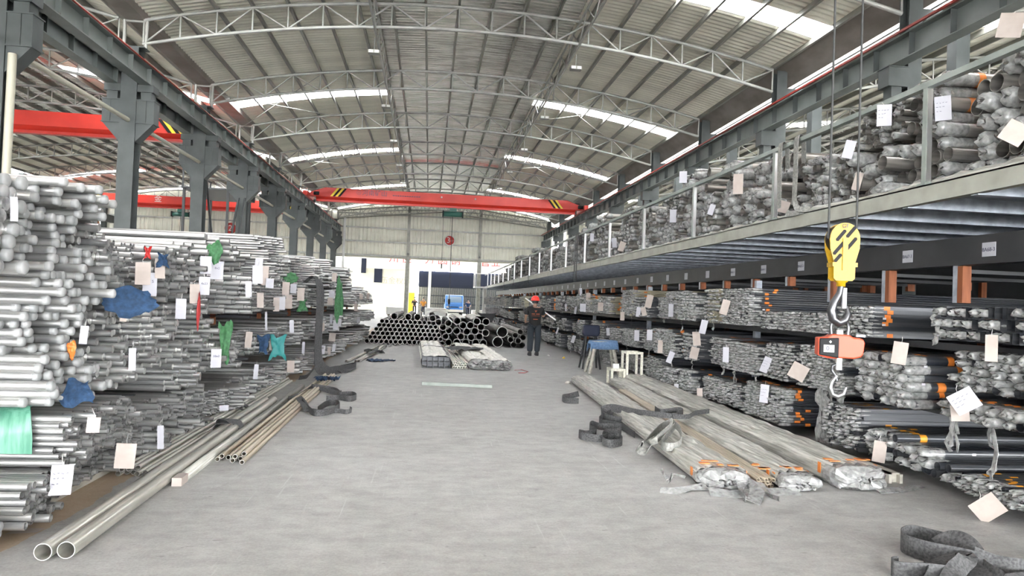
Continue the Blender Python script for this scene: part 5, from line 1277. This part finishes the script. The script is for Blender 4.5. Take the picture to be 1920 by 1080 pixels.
# ================================================================== MEZZANINE SLINGS
def hang(y, z1, dz, w, lab, mk, dx=-.05, n=2, dy=.42):
    runs = []
    for q in range(n):
        yy = y-q*dy; runs.append(([(XM+.09, yy+.02, 3.5), (XM+.06, yy, 3.80), (XM+.03, yy, 3.832), (XM-.03, yy-.0, 3.80), (XM-.045, yy-.02, 3.4), (XM-.05+U(-.02, .02), yy-.03, z1+.3), (XM-.05, yy-.04+U(-.05, .05), z1)], w, (0, 1, 0)))
    strap('hanging_sling', lab, runs, mk)
hang(9.0, 2.95, 0, .11, 'pale grey sling hung over the handrail past the white-lit post', 'sling_grey')
strap('hanging_sling', 'pale sling tail knotted on the deck edge', [([(XM-.045, 8.55, 3.0), (XM-.05, 8.45, 2.88), (XM+.02, 8.3, 2.86), (XM-.045, 8.62, 2.84), (XM-.05, 8.75, 2.87)], .08, (.2, .6, .8))], 'sling_grey')
hang(22.3, 2.3, 0, .16, 'black sling hanging far below the deck edge from the handrail', 'sling', n=2, dy=.3)
hang(33.0, 2.35, 0, .14, 'black sling on the deck edge beyond the long black one', 'sling', n=1)
hang(44.0, 2.3, 0, .14, 'dark strap near the far end of the handrail', 'sling', n=1)
hang(39.0, 2.5, 0, .12, 'thin dark strap toward the far handrail end', 'sling', n=1)

# ================================================================== TRESTLE, CLOTH, STOOL, STAND
t = empty('trestle', (4.06, 16.2, 0)); T(t, 'timber trestle stool with splayed legs under a blue cloth', 'trestle')
MB().box(-.30, .30, -.16, .16, .70, .75).build('top', M['timber'], t)
for sx in (-1, 1):
    for sy in (-1, 1): MB().bar((sx*.20, sy*.10, .70), (sx*.34, sy*.24, 0), .055, .055).build('leg', M['timber'], t)
    MB().box(sx*.27-.02, sx*.27+.02, -.18, .18, .28, .33).build('stretcher', M['timber'], t)
# cloth draped over it
vs = []; nx_, ny_ = 13, 9
for i in range(nx_):
    for j in range(ny_):
        u, v = i/(nx_-1)*2-1, j/(ny_-1)*2-1; x, y = u*.36, v*.30
        over_ = max(abs(x)-.31, 0)+max(abs(y)-.17, 0); vs.append((min(max(x, -.33), .33), min(max(y, -.20), .20)-(.02*math.sin(9*x) if abs(y) > .17 else 0), .765-over_*1.5+.008*math.sin(7*x+5*y)))
fs = [(i*ny_+j, (i+1)*ny_+j, (i+1)*ny_+j+1, i*ny_+j+1) for i in range(nx_-1) for j in range(ny_-1)]
o = MB().add(vs, fs, True).build('blue_cloth', M['denim'], None, (4.06, 16.2, 0)); T(o, 'faded blue cloth draped over the timber trestle', 'cloth')
o.modifiers.new('thick', 'SOLIDIFY').thickness = .006
t = empty('work_stand', (4.02, 17.3, 0)); T(t, 'dark padded stand behind the blue cloth trestle', 'stand')
k = MB().prism([(-.22, .88), (-.18, .80), (.18, .80), (.22, .88), (.20, 1.08), (-.20, 1.08)], 'y', -.09, .09); o = k.build('pad', M['navy'], t); bv = o.modifiers.new('round', 'BEVEL'); bv.width = .03; bv.segments = 2
for sx in (-1, 1):
    for sy in (-1, 1): MB().bar((sx*.12, sy*.06, .82), (sx*.22, sy*.2, 0), .035, .035).build('leg', M['darkbeam'], t)
MB().box(-.22, .22, -.03, .03, .3, .34).build('stretcher', M['darkbeam'], t)
t = empty('step_frame', (4.0, 14.0, 0)); T(t, 'chipped white steel step frame with low and high step', 'step stool')
def frm(x0, x1, y0, y1, h):
    for x in (x0, x1):
        for y in (y0, y1): MB().box(x-.022, x+.022, y-.022, y+.022, 0, h).build('leg', M['offwhite'], t)
    for y in (y0, y1): MB().box(x0-.022, x1+.022, y-.022, y+.022, h, h+.045).build('rail', M['offwhite'], t)
    for x in (x0, x1): MB().box(x-.022, x+.022, y0+.022, y1-.022, h, h+.045).build('rail', M['offwhite'], t)
frm(0.0, .30, -.08, .28, .62); frm(-.30, -.05, -.06, .26, .27)
for y in (-.08, .28): MB().box(.022, .278, y-.022, y+.022, .02, .055).build('foot_rail', M['offwhite'], t)
o = MB().box(-.06, .06, -.04, .04, 0, .09).build('white_cup', M['white'], None, (3.80, 14.05, .316)); T(o, 'small white box standing on the low step', 'box')

# ================================================================== WORKER
PX, PY = 3.16, 21.0
root = empty('person', (PX, PY, 0)); T(root, 'worker seen from behind in red helmet and black shirt carrying a white pole', 'person')
def skin_mesh(name, V, E, R, m, parent, sub=2, rootv=0):
    me = bpy.data.meshes.new(name); me.from_pydata(V, E, []); me.materials.append(m); o = link(name, me, parent)
    sm = o.modifiers.new('skin', 'SKIN'); sm.use_smooth_shade = True
    for i, r in enumerate(R): me.skin_vertices[0].data[i].radius = r if isinstance(r, tuple) else (r, r)
    me.skin_vertices[0].data[rootv].use_root = True
    s = o.modifiers.new('sub', 'SUBSURF'); s.levels = sub; s.render_levels = sub
    return o
BV = [(0, 0, .98), (0, 0, 1.14), (0, .01, 1.34), (0, .02, 1.45), (0, .03, 1.53), (0, .04, 1.62), (0, .05, 1.69),         # 0-6 spine head
      (-.10, 0, .92), (-.11, .05, .50), (-.12, -.01, .09), (-.12, .12, .05),                                            # 7-10 left leg
      (.10, 0, .92), (.11, -.02, .50), (.11, .10, .09), (.11, .23, .05),                                                 # 11-14 right leg
      (-.19, .01, 1.40), (-.28, -.02, 1.15), (-.26, .16, .99), (-.22, .22, 1.0),                                         # 15-18 left arm
      (.19, .01, 1.40), (.27, .04, 1.17), (.17, .24, 1.33), (.13, .26, 1.40)]                                            # 19-22 right arm
BE = [(0, 1), (1, 2), (2, 3), (3, 4), (4, 5), (5, 6), (0, 7), (7, 8), (8, 9), (9, 10), (0, 11), (11, 12), (12, 13), (13, 14), (2, 15), (15, 16), (16, 17), (17, 18), (2, 19), (19, 20), (20, 21), (21, 22)]
BR = [(.15, .11), (.14, .10), (.17, .11), (.08, .07), (.055, .058), (.078, .09), (.07, .085), .085, .06, .042, .04, .085, .06, .042, .04, .062, .045, .034, .028, .062, .045, .034, .028]
for k0, (hx, hy, hz), dirs in ((18, (-.22, .22, 1.0), (1, .5, .1)), (22, (.13, .26, 1.40), (-.6, .3, .8))):
    d = Vector(dirs).normalized(); s = d.cross(Vector((0, .4, 1))).normalized()
    for q in range(4):
        a = Vector((hx, hy, hz))+d*.045+s*(.018*(q-1.5)); b2 = a+d*(.035+.006*(1.5-abs(q-1.5)))+Vector((0, .02, .0)); n0 = len(BV); BV += [tuple(a), tuple(b2)]; BE += [(k0, n0), (n0, n0+1)]; BR += [.009, .008]
    a = Vector((hx, hy, hz))+s*.035+d*.01; n0 = len(BV); BV += [tuple(a), tuple(a+d*.03+s*.012)]; BE += [(k0, n0), (n0, n0+1)]; BR += [.010, .009]
skin_mesh('body', BV, BE, BR, M['skin'], root, 2)
SV = [(0, 0, .82), (0, 0, .98), (0, 0, 1.18), (0, .01, 1.34), (0, .02, 1.455), (-.20, .01, 1.39), (-.285, -.015, 1.20), (.20, .01, 1.39), (.275, .035, 1.21)]
o = skin_mesh('black_shirt', SV, [(0, 1), (1, 2), (2, 3), (3, 4), (3, 5), (5, 6), (3, 7), (7, 8)], [(.205, .155), (.195, .15), (.19, .14), (.20, .14), (.085, .08), .088, .075, .088, .075], M['shirt'], root, 2, 2)
TV = [(0, 0, 1.0), (-.10, 0, .90), (-.11, .05, .50), (-.12, -.01, .10), (.10, 0, .90), (.11, -.02, .50), (.11, .10, .10)]
skin_mesh('trousers', TV, [(0, 1), (1, 2), (2, 3), (0, 4), (4, 5), (5, 6)], [(.16, .13), .118, .098, .092, .118, .098, .092], M['trousers'], root, 2)
for sx, y in ((-.12, -.01), (.11, .10)):
    k = MB().prism([(y-.09, 0), (y+.18, 0), (y+.19, .04), (y+.10, .10), (y-.05, .12), (y-.09, .10)], 'x', sx-.048, sx+.048); o = k.build('shoe', M['rubber'], root); bv = o.modifiers.new('r', 'BEVEL'); bv.width = .015; bv.segments = 2
MB().lathe([(.001, 1.795), (.05, 1.79), (.09, 1.765), (.115, 1.72), (.122, 1.67), (.145, 1.655), (.145, 1.648), (.118, 1.648)], 20, (0, .05, 0)).build('red_helmet', M['helmet'], root)
MB().lathe([(.088, 1.56), (.094, 1.60), (.094, 1.65)], 14, (0, .045, 0)).build('hair', M['rubber'], root)
yb = -.155
MB().prism([(-.035, 1.36), (-.012, 1.355), (0, 1.33), (.012, 1.355), (.035, 1.36), (.0, 1.295)], 'y', yb-.006, yb+.01).build('shirt_emblem', M['print'], root)
for (x0, x1, z, h, n) in ((-.12, -.02, 1.235, .026, 4), (.01, .12, 1.235, .026, 4), (-.12, .12, 1.19, .008, 1), (-.07, .07, 1.08, .022, 5)):
    for i in range(n):
        w_ = (x1-x0)/n; MB().box(x0+i*w_, x0+(i+.78)*w_ if n > 1 else x1, yb-.010, yb+.02, z, z+h).build('shirt_print', M['print'], root)
p0, p1 = at(985, 559, y=21.18), at(1042, 600, y=20.9)
o = MB().bar(p0, p1, .035, .035).build('white_pole', M['white']); T(o, 'white square pole carried over the worker\'s shoulder', 'pole')

# ================================================================== OUTSIDE, beyond the open end
YE = 80.
def ext(name, px0, py0, px1, py1, mk, label, cat, y=YE, d=.3, kind='structure'):
    a, b2 = at(px0, py0, y=y), at(px1, py1, y=y)
    o = MB().box(min(a.x, b2.x), max(a.x, b2.x), y, y+d, min(a.z, b2.z), max(a.z, b2.z)).build(name, M[mk]); T(o, label, cat, kind=kind); return o
o = MB().box(-45, 45, YE-.2, YE+.4, 4.75, 7.2).build('fascia_board', M['white']); T(o, 'white shop fascia with red characters on the building outside', 'fascia', kind='structure')
for px, ch in ((738, '\u5dde'), (762, '\u4f73'), (806, '\u65b9'), (830, '\u5706'), (854, '\u94a2'), (910, '\u7ba1'), (930, '\u4e1a')):
    p = at(px, 491, y=YE-.22); text(ch, 1.15, (p.x, YE-.215, 5.95), (1, 0, 0), (0, 0, 1), M['signred'], o)
o = MB().box(-45, -1.6, YE, YE+.3, 0, 4.75).build('outside_wall', M['cream']); T(o, 'cream wall of the building outside with faded characters', 'wall', kind='structure')
p = at(742, 527, y=YE); text('\u4f0d\u91d1\u6743\u53cc', .85, (p.x, YE-.01, p.z), (1, 0, 0), (0, 0, 1), M['beige'], o)
ext('outside_window', 702, 503, 716, 530, 'navy', 'tall navy window in the cream wall outside', 'window', YE-.1, .08)
ext('outside_window', 746, 508, 758, 522, 'white', 'small white window in the cream wall outside', 'window', YE-.1, .08)
ext('outside_window', 678, 484, 686, 512, 'navy', 'narrow navy panel beside the stacked pipes outside', 'window', YE-.32, .1)
t = empty('gate_pillar', (at(772, 560, y=79).x, 79, 0)); T(t, 'white gate pillar with yellow foot outside', 'pillar', kind='structure')
MB().box(-.32, .32, -.3, .3, 2.2, 4.75).build('shaft', M['white'], t); MB().box(-.33, .33, -.31, .31, .0, 2.2).build('yellow_foot', M['yellowp'], t)
o = MB().box(-1.25, 14, YE+.6, YE+1.0, 3.0, 4.75).build('canopy_band', M['navy']); T(o, 'navy band under the fascia above the sliding gate', 'canopy', kind='structure')
o = MB().box(-1.25, 14, YE+2, YE+2.2, 0, 3.6).build('gate_back', M['offwhite']); T(o, 'pale wall behind the sliding gate', 'wall', kind='structure')
t = empty('sliding_gate', (0, YE+.4, 0)); T(t, 'dark vertical-bar sliding gate outside the open end', 'gate', kind='structure')
gm = MB().box(-.062, .062, -.04, .04, .1, 3.0).mesh('gate_bar', M['gate'])
for i in range(72): link('gate_bar', gm, t, (-1.1+i*.145, 0, 0))
for z in (.1, 1.05, 1.95, 2.9): MB().box(-1.2, 9.6, -.05, .05, z, z+.1).build('gate_rail', M['gate'], t)
o = MB().box(-40, 40, YF+.6, 79.0, 8.4, 8.6)  # canopy and posts out of view, added to darken the yard
for x in np.arange(-36, 40, 9.): o.box(x-.15, x+.15, 78.3, 78.6, 0, 8.4)
o = o.build('yard_shade_canopy', M['roof']); T(o, 'unseen shading canopy added over the yard outside the open end', 'canopy', kind='structure')
# blue truck
t = empty('blue_truck', (2.48, 70, 0)); T(t, 'small blue truck facing the open end', 'truck')
k = MB().prism([(-.08, .55), (-.12, 1.15), (.22, 2.05), (1.5, 2.1), (1.5, .55)], 'x', -.88, .88); k.v = [(v[0], v[1], v[2]) for v in k.v]
o = k.build('cab', M['blue'], t); bv = o.modifiers.new('r', 'BEVEL'); bv.width = .06; bv.segments = 2
MB().add([(-.76, -.10, 1.20), (.76, -.10, 1.20), (.68, .17, 1.93), (-.68, .17, 1.93)], [(0, 1, 2, 3)]).build('windscreen', M['glass'], t)
MB().box(-.9, .9, -.2, .0, .42, .66).build('bumper', M['white'], t)
for x in (-.65, .65): MB().box(x-.14, x+.14, -.13, -.08, .80, .96).build('headlight', M['chrome'], t)
MB().box(-.4, .4, -.12, -.09, .85, .93).build('grille', M['black'], t)
for x in (-.74, .74):
    for y in (.75, 3.4): MB().lathe([(.001, -.1), (.36, -.1), (.36, .1), (.001, .1)], 16, (x, y, .36), 'x').build('wheel', M['rubber'], t)
MB().box(-.9, .9, 1.6, 4.4, .6, .72).build('bed', M['blue'], t)
for x in (-.9, .86): MB().box(x, x+.04, 1.6, 4.4, .72, 1.15).build('bed_side', M['blue'], t)
for x in (-1.02, .94): MB().box(x, x+.08, .1, .16, 1.35, 1.65).build('mirror', M['black'], t)
def bystander(x, y, mt, mb, lab):
    t = empty('person', (x, y, 0)); T(t, lab, 'person')
    V2 = [(0, 0, .92), (0, 0, 1.15), (0, 0, 1.38), (0, 0, 1.50), (0, -.01, 1.62), (-.1, 0, .85), (-.1, -.02, .45), (-.1, 0, .05), (.1, 0, .85), (.1, .03, .45), (.1, .02, .05), (-.2, 0, 1.33), (-.26, -.03, 1.08), (-.2, -.18, .95), (.2, 0, 1.33), (.26, -.03, 1.08), (.2, -.18, .95)]
    E2 = [(0, 1), (1, 2), (2, 3), (3, 4), (0, 5), (5, 6), (6, 7), (0, 8), (8, 9), (9, 10), (2, 11), (11, 12), (12, 13), (2, 14), (14, 15), (15, 16)]
    skin_mesh('body', V2, E2, [(.14, .1), (.13, .1), (.16, .1), .06, (.085, .10), .08, .06, .04, .08, .06, .04, .06, .045, .035, .06, .045, .035], M['skin'], t, 1)
    skin_mesh('shirt', [(0, 0, .9), (0, 0, 1.15), (0, 0, 1.35), (0, 0, 1.45), (-.2, 0, 1.33), (-.26, -.02, 1.12), (.2, 0, 1.33), (.26, -.02, 1.12)], [(0, 1), (1, 2), (2, 3), (2, 4), (4, 5), (2, 6), (6, 7)], [(.17, .13), (.17, .13), (.18, .13), .08, .08, .07, .08, .07], M[mt], t, 1, 1)
    skin_mesh('trousers', [(0, 0, .95), (-.1, 0, .82), (-.1, -.02, .45), (-.1, 0, .06), (.1, 0, .82), (.1, .03, .45), (.1, .02, .06)], [(0, 1), (1, 2), (2, 3), (0, 4), (4, 5), (5, 6)], [(.15, .12), .1, .08, .07, .1, .08, .07], M[mb], t, 1)
    MB().lathe([(.001, 1.76), (.07, 1.74), (.10, 1.68), (.10, 1.62)], 12).build('hair', M['rubber'], t)
bystander(-.52, 67.5, 'tape_yellow', 'navy', 'bystander in orange top beyond the big pipe heap')
bystander(-1.35, 69, 'rubber', 'trousers', 'bystander in dark clothes beside the orange-topped one')
bystander(3.95, 72, 'bluecloth', 'navy', 'bystander in blue beside the blue truck')
for i, (x, y, w_, d_, h_) in enumerate([(-2.9, 64.5, 1.6, 2.5, .75), (.6, 64.2, 1.9, 2.0, .8), (4.6, 66, 1.2, 2, .7)]):
    t = empty('white_pallet_load', (x, y, 0)); T(t, '%s white wrapped pallet load by the open end' % ORD[i], 'pallet load', 'white loads outside')
    MB().box(-w_/2, w_/2, -d_/2, d_/2, .12, h_).build('load', M['white'], t)
    for q in (-.4, 0, .4): MB().box(q*w_-.06, q*w_+.06, -d_/2, d_/2, 0, .12).build('skid', M['timber'], t)
# round sign hung in front of the end wall
p = at(843, 451, y=YF-.28)
t = empty('bay_sign', (p.x, p.y, p.z)); T(t, 'round red bay sign with white number 3 hung before the end wall', 'sign')
MB().lathe([(.001, .02), (.47, .02), (.47, -.02), (.001, -.02)], 28, axis='y').build('rim', M['white'], t)
MB().lathe([(.001, -.021), (.40, -.021), (.40, -.028), (.001, -.028)], 28, axis='y').build('disc', M['signred'], t)
text('3', .72, (p.x-.10, p.y-.033, p.z), (1, 0, 0), (0, 0, 1), M['white'], t); text('\u53f7\u95e8', .17, (p.x+.23, p.y-.033, p.z-.05), (1, 0, 0), (0, 0, 1), M['white'], t)
MB().path([(0, 0, .45), (0, .0, 3.2)], .012, 5).build('wire', M['rope'], t)
p = at(432, 428, y=62.55); t = empty('bay_sign', (p.x, p.y, p.z)); T(t, 'red and white emblem sign on the neighbouring hall end wall', 'sign')
MB().lathe([(.001, .02), (.47, .02), (.47, -.02), (.001, -.02)], 24, axis='y').build('disc', M['signred'], t)
text('2', .7, (p.x, p.y-.03, p.z), (1, 0, 0), (0, 0, 1), M['white'], t)
MB().path([(0, 0.03, -.45), (0, .03, .45), (0, .24, .45)], .02, 5).build('bracket', M['rope'], t)
# ------------------------------------------------------------------ lettering becomes plain meshes
bpy.context.view_layer.update()
_dg = bpy.context.evaluated_depsgraph_get()
for o in TEXTS:
    me = bpy.data.meshes.new_from_object(o.evaluated_get(_dg)); me.materials.clear(); me.materials.append(o.data.materials[0])
    n = bpy.data.objects.new(o.name.split('.')[0], me); mw = o.matrix_basis.copy(); pi = o.matrix_parent_inverse.copy(); pa = o.parent
    bpy.data.objects.remove(o); COL.objects.link(n); n.parent = pa; n.matrix_parent_inverse = pi; n.matrix_basis = mw
